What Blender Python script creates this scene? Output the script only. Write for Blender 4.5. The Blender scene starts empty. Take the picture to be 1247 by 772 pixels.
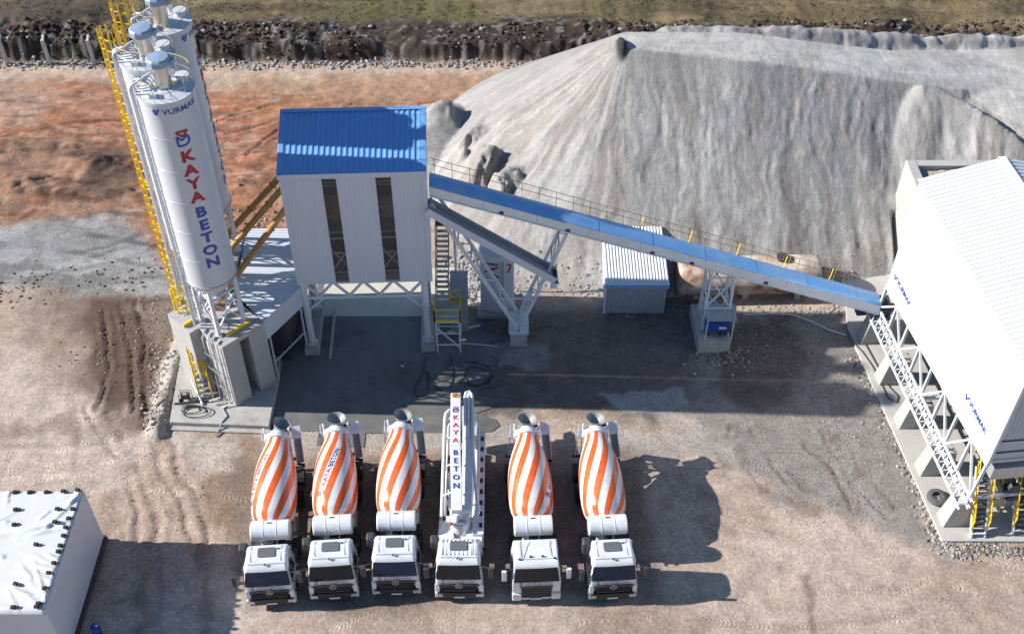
import bpy, bmesh, math, random
import numpy as np
from mathutils import Vector, Matrix
random.seed(7)
sc=bpy.context.scene
COL=sc.collection
R=math.radians
# ---------------------------------------------------------------- survey: picture point on a level plane -> place in metres
F=1400.0; TH=R(44.7); CH=52.0; CX,CY=623.5,386.0
def P(px,py,z=0.0):
    u=(px-CX)/F; v=(py-CY)/F; s,c=math.sin(TH),math.cos(TH)
    d=(u,c-v*s,-s-v*c); t=(z-CH)/d[2]
    return Vector((d[0]*t,d[1]*t,z))
def PL(pts,z=0.0): return [tuple(P(a,b,z))[:2] for a,b in pts]
# ---------------------------------------------------------------- noise
def _h(ix,iy,seed):
    n=(ix.astype(np.int64)*374761393+iy.astype(np.int64)*668265263+seed*982451653)&0xffffffff
    n=((n^(n>>13))*1274126177)&0xffffffff
    return ((n^(n>>16))&0xffff)/65535.0
def vn(x,y,seed=0):
    x=np.asarray(x,float); y=np.asarray(y,float)
    ix=np.floor(x); iy=np.floor(y); fx=x-ix; fy=y-iy
    fx=fx*fx*(3-2*fx); fy=fy*fy*(3-2*fy)
    a=_h(ix,iy,seed); b=_h(ix+1,iy,seed); c=_h(ix,iy+1,seed); d=_h(ix+1,iy+1,seed)
    return (a*(1-fx)+b*fx)*(1-fy)+(c*(1-fx)+d*fx)*fy
def fbm(x,y,f=1.0,o=4,seed=0):
    s=0; a=.5; t=0
    for i in range(o):
        s=s+a*vn(x*f,y*f,seed+i*17); t+=a; a*=.5; f*=2.03
    return s/t
def sst(a,b,x):
    t=np.clip((x-a)/(b-a),0,1); return t*t*(3-2*t)
def sdpoly(poly,x,y):
    n=len(poly); d=np.full(x.shape,1e18); ins=np.zeros(x.shape,bool)
    for i in range(n):
        x1,y1=poly[i]; x2,y2=poly[(i+1)%n]
        ex,ey=x2-x1,y2-y1; wx,wy=x-x1,y-y1
        t=np.clip((wx*ex+wy*ey)/(ex*ex+ey*ey+1e-12),0,1)
        d=np.minimum(d,(wx-ex*t)**2+(wy-ey*t)**2)
        c=((y1<=y)&(y2>y))|((y2<=y)&(y1>y))
        if ey!=0: ins^=c&(x<x1+(y-y1)*ex/ey)
    d=np.sqrt(d); return np.where(ins,-d,d)
def dline(pl,x,y):
    d=np.full(x.shape,1e9); S=np.zeros(x.shape); s0=0
    for (x1,y1),(x2,y2) in zip(pl[:-1],pl[1:]):
        ex,ey=x2-x1,y2-y1; L=math.hypot(ex,ey)
        t=np.clip(((x-x1)*ex+(y-y1)*ey)/(L*L+1e-12),0,1)
        q=np.hypot(x-x1-ex*t,y-y1-ey*t); m=q<d
        d=np.where(m,q,d); S=np.where(m,s0+t*L,S); s0+=L
    return d,S
# ---------------------------------------------------------------- materials
def mat(name,col,rough=.6,metal=0.0,var=0.0,vs=3.0,bump=0.0,bs=20.0,spec=.5,dirt=None,dirtamt=0.0,ds=.6,stretch=None,coat=0.0):
    m=bpy.data.materials.new(name); m.use_nodes=True; nt=m.node_tree; N=nt.nodes; L=nt.links
    b=N['Principled BSDF']; b.inputs['Base Color'].default_value=(*col,1); b.inputs['Roughness'].default_value=rough
    b.inputs['Metallic'].default_value=metal; b.inputs['Specular IOR Level'].default_value=spec
    if coat: b.inputs['Coat Weight'].default_value=coat; b.inputs['Coat Roughness'].default_value=.12
    if var or bump or dirt:
        tc=N.new('ShaderNodeTexCoord'); src=tc.outputs['Object']
        if stretch:
            mp=N.new('ShaderNodeMapping'); mp.inputs['Scale'].default_value=stretch; L.new(src,mp.inputs['Vector']); src=mp.outputs['Vector']
    last=None
    if var:
        n=N.new('ShaderNodeTexNoise'); n.inputs['Scale'].default_value=vs; n.inputs['Detail'].default_value=6; n.inputs['Roughness'].default_value=.65; L.new(src,n.inputs['Vector'])
        r=N.new('ShaderNodeMapRange'); r.inputs['From Min'].default_value=.25; r.inputs['From Max'].default_value=.75
        r.inputs['To Min'].default_value=1-var; r.inputs['To Max'].default_value=1+var; L.new(n.outputs['Fac'],r.inputs['Value'])
        mx=N.new('ShaderNodeMix'); mx.data_type='RGBA'; mx.blend_type='MULTIPLY'; mx.inputs['Factor'].default_value=1
        mx.inputs['A'].default_value=(*col,1); L.new(r.outputs['Result'],mx.inputs['B']); last=mx.outputs['Result']
    if dirt:
        n=N.new('ShaderNodeTexNoise'); n.inputs['Scale'].default_value=ds; n.inputs['Detail'].default_value=8; n.inputs['Roughness'].default_value=.7; L.new(src,n.inputs['Vector'])
        r=N.new('ShaderNodeMapRange'); r.inputs['From Min'].default_value=.48; r.inputs['From Max'].default_value=.72
        r.inputs['To Min'].default_value=0; r.inputs['To Max'].default_value=dirtamt; L.new(n.outputs['Fac'],r.inputs['Value'])
        mx=N.new('ShaderNodeMix'); mx.data_type='RGBA'; L.new(r.outputs['Result'],mx.inputs['Factor'])
        if last: L.new(last,mx.inputs['A'])
        else: mx.inputs['A'].default_value=(*col,1)
        mx.inputs['B'].default_value=(*dirt,1); last=mx.outputs['Result']
    if last: L.new(last,b.inputs['Base Color'])
    if bump:
        n=N.new('ShaderNodeTexNoise'); n.inputs['Scale'].default_value=bs; n.inputs['Detail'].default_value=5; L.new(src,n.inputs['Vector'])
        bp=N.new('ShaderNodeBump'); bp.inputs['Strength'].default_value=bump; bp.inputs['Distance'].default_value=.05; L.new(n.outputs['Fac'],bp.inputs['Height']); L.new(bp.outputs['Normal'],b.inputs['Normal'])
    return m
dust=(.42,.36,.30)
M=dict(
 white=mat('white_paint',(.74,.75,.765),.38,var=.03,vs=1.5,dirt=dust,dirtamt=.22,ds=1.2),
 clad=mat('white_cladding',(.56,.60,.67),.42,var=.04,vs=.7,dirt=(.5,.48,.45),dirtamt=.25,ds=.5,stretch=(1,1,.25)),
 silo=mat('silo_paint',(.53,.55,.60),.33,var=.03,vs=.8,dirt=(.48,.46,.43),dirtamt=.3,ds=.8,stretch=(1.4,1.4,.14)),
 truck=mat('truck_paint',(.71,.72,.735),.28,var=.03,vs=2,dirt=(.40,.345,.29),dirtamt=.4,ds=1.3,coat=.35),
 steelw=mat('white_steel',(.62,.65,.70),.45,var=.06,vs=2,dirt=(.35,.27,.2),dirtamt=.18,ds=2.5),
 orange=mat('orange_paint',(.80,.112,.012),.3,var=.06,vs=1.5,dirt=(.5,.3,.2),dirtamt=.35,ds=1.3,coat=.3),
 blue=mat('blue_sheet',(.15,.35,.68),.4,var=.06,vs=1.2,dirt=(.35,.42,.5),dirtamt=.2,ds=.9,coat=.25),
 hood=mat('blue_hood',(.16,.36,.66),.38,var=.12,vs=1.0,dirt=(.40,.5,.6),dirtamt=.4,ds=.7,coat=.3),
 capblue=mat('filter_cap',(.25,.32,.43),.5,var=.1,vs=3),
 steel=mat('stainless',(.62,.61,.58),.28,metal=.95,var=.05),
 galv=mat('galvanised',(.48,.50,.53),.42,metal=.6,var=.1,vs=2),
 grey=mat('grey_paint',(.30,.32,.35),.5,var=.08,vs=2),
 dkgrey=mat('dark_plastic',(.05,.053,.06),.5,var=.1,vs=4),
 black=mat('black_rubber',(.018,.018,.02),.7,var=.2,vs=5),
 chass=mat('chassis',(.04,.042,.048),.6,var=.25,vs=3,dirt=(.2,.17,.14),dirtamt=.4,ds=3),
 yellow=mat('yellow_paint',(.78,.52,.02),.45,var=.08,vs=4,dirt=(.4,.3,.1),dirtamt=.2,ds=3),
 ochre=mat('ochre_auger',(.40,.21,.055),.55,var=.15,vs=1.5,dirt=(.3,.25,.2),dirtamt=.5,ds=1.2),
 conc=mat('concrete',(.40,.385,.36),.85,var=.16,vs=1.1,bump=.25,bs=14,dirt=(.22,.20,.18),dirtamt=.6,ds=.9),
 concb=mat('cast_concrete',(.40,.39,.38),.85,var=.1,vs=1.2,bump=.2,bs=10,dirt=(.25,.24,.23),dirtamt=.4,ds=.7,stretch=(.7,.7,2.5)),
 red=mat('red_letter',(.36,.012,.03),.5), navy=mat('navy_letter',(.02,.065,.32),.5),
 pink=mat('red_print',(.72,.05,.12),.5), blk=mat('black_letter',(.02,.02,.025),.5),
 dark=mat('dark_interior',(.025,.026,.03),.8),
 rust=mat('rusty_tank',(.62,.54,.45),.7,var=.15,vs=1.2,dirt=(.24,.085,.03),dirtamt=1.0,ds=.55,bump=.1,bs=12),
 tarp=mat('white_tarp',(.62,.62,.625),.5,var=.03,vs=1.5,dirt=(.55,.5,.45),dirtamt=.2,ds=.9),
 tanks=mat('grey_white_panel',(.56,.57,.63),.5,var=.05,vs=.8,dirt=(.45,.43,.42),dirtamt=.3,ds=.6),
 bluep=mat('blue_machine',(.015,.06,.30),.4,var=.1), redp=mat('red_machine',(.5,.02,.02),.45,var=.1),
 hose=mat('hose',(.045,.045,.048),.7), glassd=mat('windscreen',(.012,.015,.018),.08,spec=.35),
 plate=mat('number_plate',(.7,.7,.7),.5), lamp=mat('headlamp',(.55,.57,.6),.12,metal=.5), amber=mat('amber_lens',(.8,.22,.02),.3),
 wood=mat('timber',(.2,.14,.09),.8,var=.2,vs=4), tread=mat('stair_tread',(.16,.17,.18),.6,var=.2,vs=5),
)
def glass_mat():
    m=bpy.data.materials.new('strip_glazing'); m.use_nodes=True; nt=m.node_tree; N=nt.nodes
    b=N['Principled BSDF']; b.inputs['Base Color'].default_value=(.45,.44,.43,1); b.inputs['Roughness'].default_value=.2
    t=N.new('ShaderNodeBsdfTransparent'); t.inputs['Color'].default_value=(.8,.78,.75,1)
    x=N.new('ShaderNodeMixShader'); x.inputs[0].default_value=.10
    nt.links.new(t.outputs[0],x.inputs[1]); nt.links.new(b.outputs[0],x.inputs[2]); nt.links.new(x.outputs[0],N['Material Output'].inputs['Surface'])
    return m
M['glass']=glass_mat()
M['glass_sky']=mat('windscreen_sky_tint',(.006,.018,.055),.08,spec=.4)  # glass colour carries a painted blue sky reflection
M['hopper']=mat('hopper_grey',(.27,.27,.275),.45,var=.15,vs=3,dirt=(.3,.28,.25),dirtamt=.5,ds=2)
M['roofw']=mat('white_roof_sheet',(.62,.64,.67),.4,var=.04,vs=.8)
# ---------------------------------------------------------------- mesh builder
def frame(d,up=(0,0,1)):
    d=Vector(d).normalized(); up=Vector(up)
    if abs(d.dot(up))>.999: up=Vector((0,1,0))
    s=d.cross(up).normalized(); u=s.cross(d).normalized()
    return d,s,u
class MB:
    def __init__(s): s.v=[]; s.f=[]; s.m=[]; s.mats=[]
    def mi(s,m):
        if m not in s.mats: s.mats.append(m)
        return s.mats.index(m)
    def add(s,vs,fs,m):
        o=len(s.v); s.v+=[tuple(v) for v in vs]; i=s.mi(m)
        for f in fs: s.f.append(tuple(o+k for k in f)); s.m.append(i)
        return s
    def box(s,x0,x1,y0,y1,z0,z1,m):
        return s.add([(x0,y0,z0),(x1,y0,z0),(x1,y1,z0),(x0,y1,z0),(x0,y0,z1),(x1,y0,z1),(x1,y1,z1),(x0,y1,z1)],
            [(0,3,2,1),(4,5,6,7),(0,1,5,4),(1,2,6,5),(2,3,7,6),(3,0,4,7)],m)
    def bar(s,p,q,w,h,m,up=(0,0,1)):
        p=Vector(p);q=Vector(q); d,a,u=frame(q-p,up); vs=[]
        for c in (p,q):
            for i,j in ((-1,-1),(1,-1),(1,1),(-1,1)): vs.append(c+a*(i*w/2)+u*(j*h/2))
        return s.add(vs,[(3,2,1,0),(4,5,6,7),(0,1,5,4),(1,2,6,5),(2,3,7,6),(3,0,4,7)],m)
    def tube(s,p,q,r,m,n=8,r2=None,cap=True):
        p=Vector(p);q=Vector(q); r2=r if r2 is None else r2; d,a,u=frame(q-p); vs=[]
        for c,rr in ((p,r),(q,r2)):
            for i in range(n):
                t=2*math.pi*i/n; vs.append(c+a*(math.cos(t)*rr)+u*(math.sin(t)*rr))
        fs=[(i,(i+1)%n,n+(i+1)%n,n+i) for i in range(n)]
        if cap: fs+=[tuple(range(n-1,-1,-1)),tuple(range(n,2*n))]
        return s.add(vs,fs,m)
    def path(s,pts,r,m,n=6):
        pts=[Vector(p) for p in pts]; vs=[]; k=len(pts); 
        for i,p in enumerate(pts):
            d=(pts[min(i+1,k-1)]-pts[max(i-1,0)]); _,a,u=frame(d)
            for j in range(n):
                t=2*math.pi*j/n; vs.append(p+a*(math.cos(t)*r)+u*(math.sin(t)*r))
        fs=[(i*n+j,i*n+(j+1)%n,(i+1)*n+(j+1)%n,(i+1)*n+j) for i in range(k-1) for j in range(n)]
        fs+=[tuple(range(n-1,-1,-1)),tuple(range((k-1)*n,k*n))]
        return s.add(vs,fs,m)
    def lathe(s,prof,m,n=32,c=(0,0,0),axis=None,caps=True):
        c=Vector(c); vs=[]
        if axis is None: d,a,u=Vector((0,0,1)),Vector((1,0,0)),Vector((0,1,0))
        else:
            d,a,u=frame(axis)
        for r,z in prof:
            for i in range(n):
                t=2*math.pi*i/n; vs.append(c+d*z+a*(math.cos(t)*r)+u*(math.sin(t)*r))
        k=len(prof); fs=[(i*n+j,i*n+(j+1)%n,(i+1)*n+(j+1)%n,(i+1)*n+j) for i in range(k-1) for j in range(n)]
        if caps: fs+=[tuple(range(n-1,-1,-1)),tuple(range((k-1)*n,k*n))]
        return s.add(vs,fs,m)
    def ext(s,poly,vec,m):
        vec=Vector(vec); a=[Vector(p) for p in poly]; n=len(a); vs=a+[p+vec for p in a]
        return s.add(vs,[tuple(range(n-1,-1,-1)),tuple(range(n,2*n))]+[(i,(i+1)%n,n+(i+1)%n,n+i) for i in range(n)],m)
    def corr(s,O,U,V,lu,lv,pitch,dep,m,nrm,th=.01):
        O=Vector(O);U=Vector(U).normalized();V=Vector(V).normalized();W=Vector(nrm).normalized()
        pr=[]; k=int(lu/pitch)
        for i in range(k):
            x=i*pitch
            for fx,h in ((0,0),(.5,0),(.62,1),(.88,1)): pr.append((x+fx*pitch,h*dep))
        pr.append((lu,0)); vs=[]
        for x,h in pr:
            for t in (0,lv): vs.append(O+U*x+V*t+W*h)
        n=len(pr); fs=[(2*i,2*i+2,2*i+3,2*i+1) for i in range(n-1)]
        return s.add(vs,fs,m)
    def build(s,name,parent=None,smooth=None,bevel=0,world=True,seg=2):
        me=bpy.data.meshes.new(name); off=Vector((0,0,0))
        if parent is not None:
            if world:
                q=parent
                while q is not None: off+=q.location; q=q.parent
        elif world and s.v:
            a=np.array(s.v); off=Vector(((a[:,0].min()+a[:,0].max())/2,(a[:,1].min()+a[:,1].max())/2,a[:,2].min()))
        vs=[(v[0]-off[0],v[1]-off[1],v[2]-off[2]) for v in s.v]
        me.from_pydata(vs,[],s.f)
        for m in s.mats: me.materials.append(m)
        me.polygons.foreach_set('material_index',s.m)
        bm=bmesh.new(); bm.from_mesh(me); bmesh.ops.recalc_face_normals(bm,faces=bm.faces); bm.to_mesh(me); bm.free()
        o=bpy.data.objects.new(name,me); COL.objects.link(o)
        if parent is not None: o.parent=parent
        elif world: o.location=off
        if smooth:
            me.polygons.foreach_set('use_smooth',[True]*len(me.polygons)); 
            try: me.set_sharp_from_angle(angle=R(smooth))
            except Exception: pass
        if bevel:
            b=o.modifiers.new('bevel','BEVEL'); b.width=bevel; b.segments=seg; b.limit_method='ANGLE'; b.angle_limit=R(35)
        return o
def tag(o,label=None,cat=None,group=None,kind=None):
    if label: o['label']=label
    if cat: o['category']=cat
    if group: o['group']=group
    if kind: o['kind']=kind
    return o
def thing(name,label,cat,loc,rz=0,group=None):
    o=bpy.data.objects.new(name,None); COL.objects.link(o); o.location=loc; o.rotation_euler=(0,0,rz); o.empty_display_size=.3
    return tag(o,label,cat,group)
# ---------------------------------------------------------------- lettering
def text_mesh(body,size,bold=.0,res=2):
    cu=bpy.data.curves.new('t','FONT'); cu.body=body; cu.size=size; cu.align_x='CENTER'; cu.align_y='CENTER'; cu.offset=bold*size; cu.resolution_u=res
    ob=bpy.data.objects.new('t',cu); COL.objects.link(ob)
    dg=bpy.context.evaluated_depsgraph_get(); dg.update()
    me=bpy.data.meshes.new_from_object(ob.evaluated_get(dg)); bpy.data.objects.remove(ob); bpy.data.curves.remove(cu)
    return me
def put_text(mb,body,size,m,fn,bold=.02,sx=1.0,cut=0,cutaxis=0,shift=(0,0)):
    me=text_mesh(body,size,bold); bm=bmesh.new(); bm.from_mesh(me); bpy.data.meshes.remove(me)
    bmesh.ops.triangulate(bm,faces=bm.faces)
    if cut:
        xs=[v.co[cutaxis] for v in bm.verts]; a,b=min(xs),max(xs); k=a+cut
        while k<b:
            co=[0,0,0]; no=[0,0,0]; co[cutaxis]=k; no[cutaxis]=1
            bmesh.ops.bisect_plane(bm,geom=bm.verts[:]+bm.edges[:]+bm.faces[:],plane_co=co,plane_no=no); k+=cut
    bm.verts.ensure_lookup_table(); bm.verts.index_update()
    vs=[fn(v.co.x*sx+shift[0],v.co.y+shift[1]) for v in bm.verts]; fs=[tuple(v.index for v in f.verts) for f in bm.faces]
    bm.free(); mb.add(vs,fs,m)
def put_poly(mb,poly,m,fn): mb.add([fn(x,y) for x,y in poly],[tuple(range(len(poly)))],m)
def grid_poly(mb,pts,m,fn,w):   # stroke of width w through pts
    for (x1,y1),(x2,y2) in zip(pts[:-1],pts[1:]):
        L=math.hypot(x2-x1,y2-y1); nx,ny=-(y2-y1)/L*w/2,(x2-x1)/L*w/2; k=max(1,int(L/.12))
        for i in range(k):
            a,b=i/k,(i+1)/k; q=[]
            for t,sg in ((a,1),(a,-1),(b,-1),(b,1)): q.append((x1+(x2-x1)*t+nx*sg,y1+(y2-y1)*t+ny*sg))
            put_poly(mb,q,m,fn)
def emblem(mb,fn,s,mr,mn):      # red triangle with hole over a navy rounded B with a tick
    grid_poly(mb,[(-.36*s,.5*s),(.36*s,.5*s),(0,.12*s),(-.36*s,.5*s)],mr,fn,.15*s)
    grid_poly(mb,[(-.36*s,.2*s),(-.36*s,-.5*s),(.12*s,-.5*s),(.34*s,-.32*s),(.36*s,.0),(.2*s,.14*s)],mn,fn,.15*s)
    grid_poly(mb,[(-.36*s,.2*s),(-.08*s,-.14*s),(.3*s,.2*s)],mn,fn,.13*s)

for n_ in M['rust'].node_tree.nodes:
    if n_.type=='MAP_RANGE' and n_.inputs['To Max'].default_value==1.0: n_.inputs['From Min'].default_value=.40; n_.inputs['From Max'].default_value=.62
# ================================================================ ground
def heights_from_grid(name,xs,ys,Z,C,W,material,kind=None):
    nx,ny=len(xs),len(ys); X,Y=np.meshgrid(xs,ys)
    co=np.stack([X,Y,Z],-1).reshape(-1,3)
    idx=np.arange(nx*ny).reshape(ny,nx)
    q=np.stack([idx[:-1,:-1],idx[:-1,1:],idx[1:,1:],idx[1:,:-1]],-1).reshape(-1,4)
    me=bpy.data.meshes.new(name); me.vertices.add(len(co)); me.vertices.foreach_set('co',co.ravel())
    me.loops.add(q.size); me.loops.foreach_set('vertex_index',q.ravel().astype(np.int32))
    me.polygons.add(len(q)); me.polygons.foreach_set('loop_start',np.arange(0,q.size,4,dtype=np.int32)); me.polygons.foreach_set('loop_total',np.full(len(q),4,np.int32))
    me.polygons.foreach_set('use_smooth',np.ones(len(q),bool))
    me.update(calc_edges=True)
    a=me.color_attributes.new('soil','FLOAT_COLOR','POINT')
    cc=np.concatenate([C.reshape(-1,3),W.reshape(-1,1)],1); a.data.foreach_set('color',cc.ravel())
    me.materials.append(material); o=bpy.data.objects.new(name,me); COL.objects.link(o)
    if kind: o['kind']=kind
    return o
def soil_mat(name,fine=.5,grit=1.0,bump=.6,rough=.95,flow=False,tread=False):
    m=bpy.data.materials.new(name); m.use_nodes=True; nt=m.node_tree; N=nt.nodes; L=nt.links; b=N['Principled BSDF']
    b.inputs['Specular IOR Level'].default_value=.3
    at=N.new('ShaderNodeAttribute'); at.attribute_name='soil'
    ge=N.new('ShaderNodeNewGeometry'); src=ge.outputs['Position']
    def noise(sc_,det,ro,st=None):
        n=N.new('ShaderNodeTexNoise'); n.inputs['Scale'].default_value=sc_; n.inputs['Detail'].default_value=det; n.inputs['Roughness'].default_value=ro
        L.new(src,n.inputs['Vector']); return n.outputs['Fac']
    def rng(v,a,b_,c,d):
        r=N.new('ShaderNodeMapRange'); r.inputs['From Min'].default_value=a; r.inputs['From Max'].default_value=b_; r.inputs['To Min'].default_value=c; r.inputs['To Max'].default_value=d
        L.new(v,r.inputs['Value']); return r.outputs['Result']
    def mul(a,b_):
        n=N.new('ShaderNodeMath'); n.operation='MULTIPLY'; L.new(a,n.inputs[0]); L.new(b_,n.inputs[1]); return n.outputs[0]
    n1=noise(.9,10,.72); n2=noise(5,8,.78); 
    v=N.new('ShaderNodeTexVoronoi'); v.inputs['Scale'].default_value=5.5; v.inputs['Randomness'].default_value=1; L.new(src,v.inputs['Vector'])
    peb=rng(v.outputs['Distance'],.12,.3,1+.35*grit,1.0)
    f=mul(mul(rng(n1,.33,.67,1-.62*fine,1+.5*fine),rng(n2,.34,.66,1-.62*fine,1+.5*fine)),peb)
    fl=None; tw_=None
    if tread:
        ta=N.new('ShaderNodeAttribute'); ta.attribute_name='tread'; sp=N.new('ShaderNodeSeparateXYZ'); L.new(ta.outputs['Vector'],sp.inputs[0])
        def mth(op,a,b_=None,c=None):
            n=N.new('ShaderNodeMath'); n.operation=op
            for i,q in enumerate((a,b_,c)):
                if q is None: continue
                if isinstance(q,(int,float)): n.inputs[i].default_value=q
                else: L.new(q,n.inputs[i])
            return n.outputs[0]
        ph=mth('MULTIPLY_ADD',sp.outputs['Z'],24.0,mth('MULTIPLY',sp.outputs['Y'],27.0)); wv=mth('SINE',ph)
        br=rng(n1,.42,.62,0.0,1.0); tw_=mth('MULTIPLY',mth('MULTIPLY',wv,sp.outputs['X']),br)
        f=mul(f,rng(tw_,-1,1,.88,1.09))
    if flow:
        fa=N.new('ShaderNodeAttribute'); fa.attribute_name='flow'
        def fn_(sc_,det,ro):
            n=N.new('ShaderNodeTexNoise'); n.inputs['Scale'].default_value=sc_; n.inputs['Detail'].default_value=det; n.inputs['Roughness'].default_value=ro; L.new(fa.outputs['Vector'],n.inputs['Vector']); return n.outputs['Fac']
        fl=fn_(1.15,10,.70); f2=fn_(.4,5,.6)
        f=mul(f,mul(rng(fl,.36,.64,.84,1.13),rng(f2,.35,.65,.90,1.08)))
    mx=N.new('ShaderNodeMix'); mx.data_type='RGBA'; mx.blend_type='MULTIPLY'; mx.inputs['Factor'].default_value=1
    L.new(at.outputs['Color'],mx.inputs['A']); L.new(f,mx.inputs['B']); L.new(mx.outputs['Result'],b.inputs['Base Color'])
    # alpha of the attribute is wetness
    L.new(rng(at.outputs['Alpha'],0,1,rough,.38),b.inputs['Roughness'])
    ad=N.new('ShaderNodeMath'); ad.operation='ADD'; L.new(mul(n2,rng(n1,.2,.8,.4,1.2)),ad.inputs[0]); L.new(rng(v.outputs['Distance'],.0,.3,.5*grit,0),ad.inputs[1])
    if tread:
        a3=N.new('ShaderNodeMath'); a3.operation='MULTIPLY_ADD'; a3.inputs[1].default_value=.2; L.new(tw_,a3.inputs[0]); L.new(ad.outputs[0],a3.inputs[2]); ad=a3
    if flow:
        a2=N.new('ShaderNodeMath'); a2.operation='MULTIPLY_ADD'; a2.inputs[1].default_value=1.0; L.new(fl,a2.inputs[0]); L.new(ad.outputs[0],a2.inputs[2]); ad=a2
    bp=N.new('ShaderNodeBump'); bp.inputs['Distance'].default_value=.11; bp.inputs['Strength'].default_value=bump; L.new(ad.outputs[0],bp.inputs['Height']); L.new(bp.outputs['Normal'],b.inputs['Normal'])
    return m
M['soil']=soil_mat('bare_soil',grit=.5,tread=True); M['gravel']=soil_mat('crushed_stone',fine=.26,grit=.35,bump=.7,flow=True)
def outer(a,b,step,far):
    d=list(np.arange(a,b+1e-6,step)); lo=[];hi=[]; s=step*2; p=a
    while p>-far: p-=s; lo.append(p); s*=1.5
    s=step*2; p=b
    while p<far: p+=s; hi.append(p); s*=1.5
    return np.array(lo[::-1]+d+hi)
xs=outer(-50,48,.16,3000); ys=outer(23,98,.16,3000)
X,Y=np.meshgrid(xs,ys)
wx=X+1.6*(fbm(X,Y,.35,4,5)-.5)*2; wy=Y+1.6*(fbm(X,Y,.35,4,9)-.5)*2
wx2=X+.5*(fbm(X,Y,1.1,3,15)-.5)*2; wy2=Y+.5*(fbm(X,Y,1.1,3,19)-.5)*2
C=np.zeros(X.shape+(3,)); Wt=np.zeros(X.shape)
def paint(mask,col,amt=1.0):
    global C
    k=(np.clip(mask,0,1)*amt)[...,None]; C=C*(1-k)+np.array(col)*k
def zone(pts,col,soft=.6,amt=1.0,wet=None,warp=True,z=0):
    d=sdpoly(PL(pts,z),wx if warp else wx2,wy if warp else wy2); k=1-sst(-soft,soft,d); paint(k,col,amt)
    if wet is not None:
        global Wt; Wt=Wt*(1-k*amt)+wet*k*amt
    return k
tan=(.415,.325,.268)
C[:]=tan
n=fbm(X,Y,.16,5,2); paint(sst(.45,.7,n),(.335,.25,.20),.7)
n=fbm(X,Y,.11,5,31); paint(sst(.5,.7,n),(.47,.39,.33),.75)
# red earth behind the silos, with drag streaks
red=zone([(-60,84),(662,84),(640,110),(500,150),(470,190),(345,215),(345,310),(250,335),(170,285),(60,262),(-60,270)],(.36,.15,.078),1.2)
st=fbm(X*.35+Y*.1,Y*1.6-X*.15,.9,5,41)
paint(red*sst(.48,.66,st),(.37,.20,.125),.7); paint(red*sst(.52,.62,fbm(X*.3-Y*.15,Y*1.3,.8,6,43)),(.17,.09,.058),.6); paint(red*sst(.55,.62,fbm(X*.5,Y*1.6,1.6,5,44)),(.40,.25,.175),.7); paint(red*sst(.56,.64,fbm(X*.6+Y*.2,Y*1.4,2.2,4,46)),(.13,.075,.052),.55)
paint(red*sst(.5,.62,fbm(X,Y,.13,4,47)),(.35,.17,.095),.6)
zone([(-60,80),(665,80),(640,96),(420,101),(250,104),(100,100),(-60,108)],(.47,.36,.285),.9,.9)
zone([(-60,112),(60,106),(90,120),(40,150),(-60,150)],(.43,.33,.27),1.2,.4)
zone([(250,95),(660,92),(560,118),(330,122)],(.37,.245,.16),1.2,.7)
zone([(-60,178),(70,170),(150,195),(215,235),(160,262),(60,250),(-60,262)],(.20,.14,.105),1.3,.5)
zone([(90,190),(140,180),(190,215),(150,250),(110,235)],(.11,.072,.055),.5,.8)
zone([(345,230),(470,205),(540,210),(530,260),(345,320)],(.33,.25,.2),1.2,.35)
# grey slurry
zone([(-60,285),(90,260),(165,268),(190,300),(215,350),(120,345),(-60,350)],(.225,.222,.225),1.1,.95)
zone([(-60,318),(120,325),(210,335),(225,356),(100,352),(-60,345)],(.165,.155,.145),.35,.8,wet=.4)
zone([(60,305),(170,295),(175,320),(60,325)],(.31,.305,.305),.9,.6)
paint((1-sst(-.5,1.0,sdpoly(PL([(-60,285),(90,260),(165,268),(190,300),(215,350),(120,345),(-60,350)]),wx,wy)))*sst(.5,.62,fbm(X*.4+Y*.5,Y*1.3-X*.3,.9,5,49)),(.34,.335,.33),.7)
# brown rutted strip coming down beside the silo base
zone([(60,352),(225,352),(215,400),(195,470),(190,520),(120,500),(90,470),(110,420)],(.135,.092,.068),.7,.9)
zone([(40,350),(120,350),(110,420),(140,500),(60,480),(20,400)],(.22,.165,.13),1.0,.6)
zone([(110,355),(195,355),(190,430),(185,515),(120,505)],(.095,.062,.046),.7,.85)
zone([(160,365),(215,360),(185,430)],(.26,.21,.175),.4,.5)
zone([(-60,512),(205,510),(205,526),(-60,528)],(.24,.175,.135),.3,.6)
zone([(292,525),(335,525),(318,600),(300,650),(255,620),(250,590)],(.21,.14,.09),.6,.75,wet=.3)
zone([(200,529),(292,529),(292,572),(240,575)],(.42,.36,.31),.25,.8,warp=False)
for pl in ([(118,498),(150,545),(165,580),(178,620),(180,665)],[(188,515),(205,560),(222,590),(238,640),(250,700),(250,772)],[(178,665),(178,720),(176,772)]):
    d,S=dline(PL(pl),wx2,wy2); paint((1-sst(.1,.5,d))*sst(.3,.6,fbm(X,Y,.9,3,79)),(.2,.15,.12),.55)
rt=random.Random(5); TM=np.zeros(X.shape); TS=np.zeros(X.shape); TD=np.zeros(X.shape)
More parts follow.
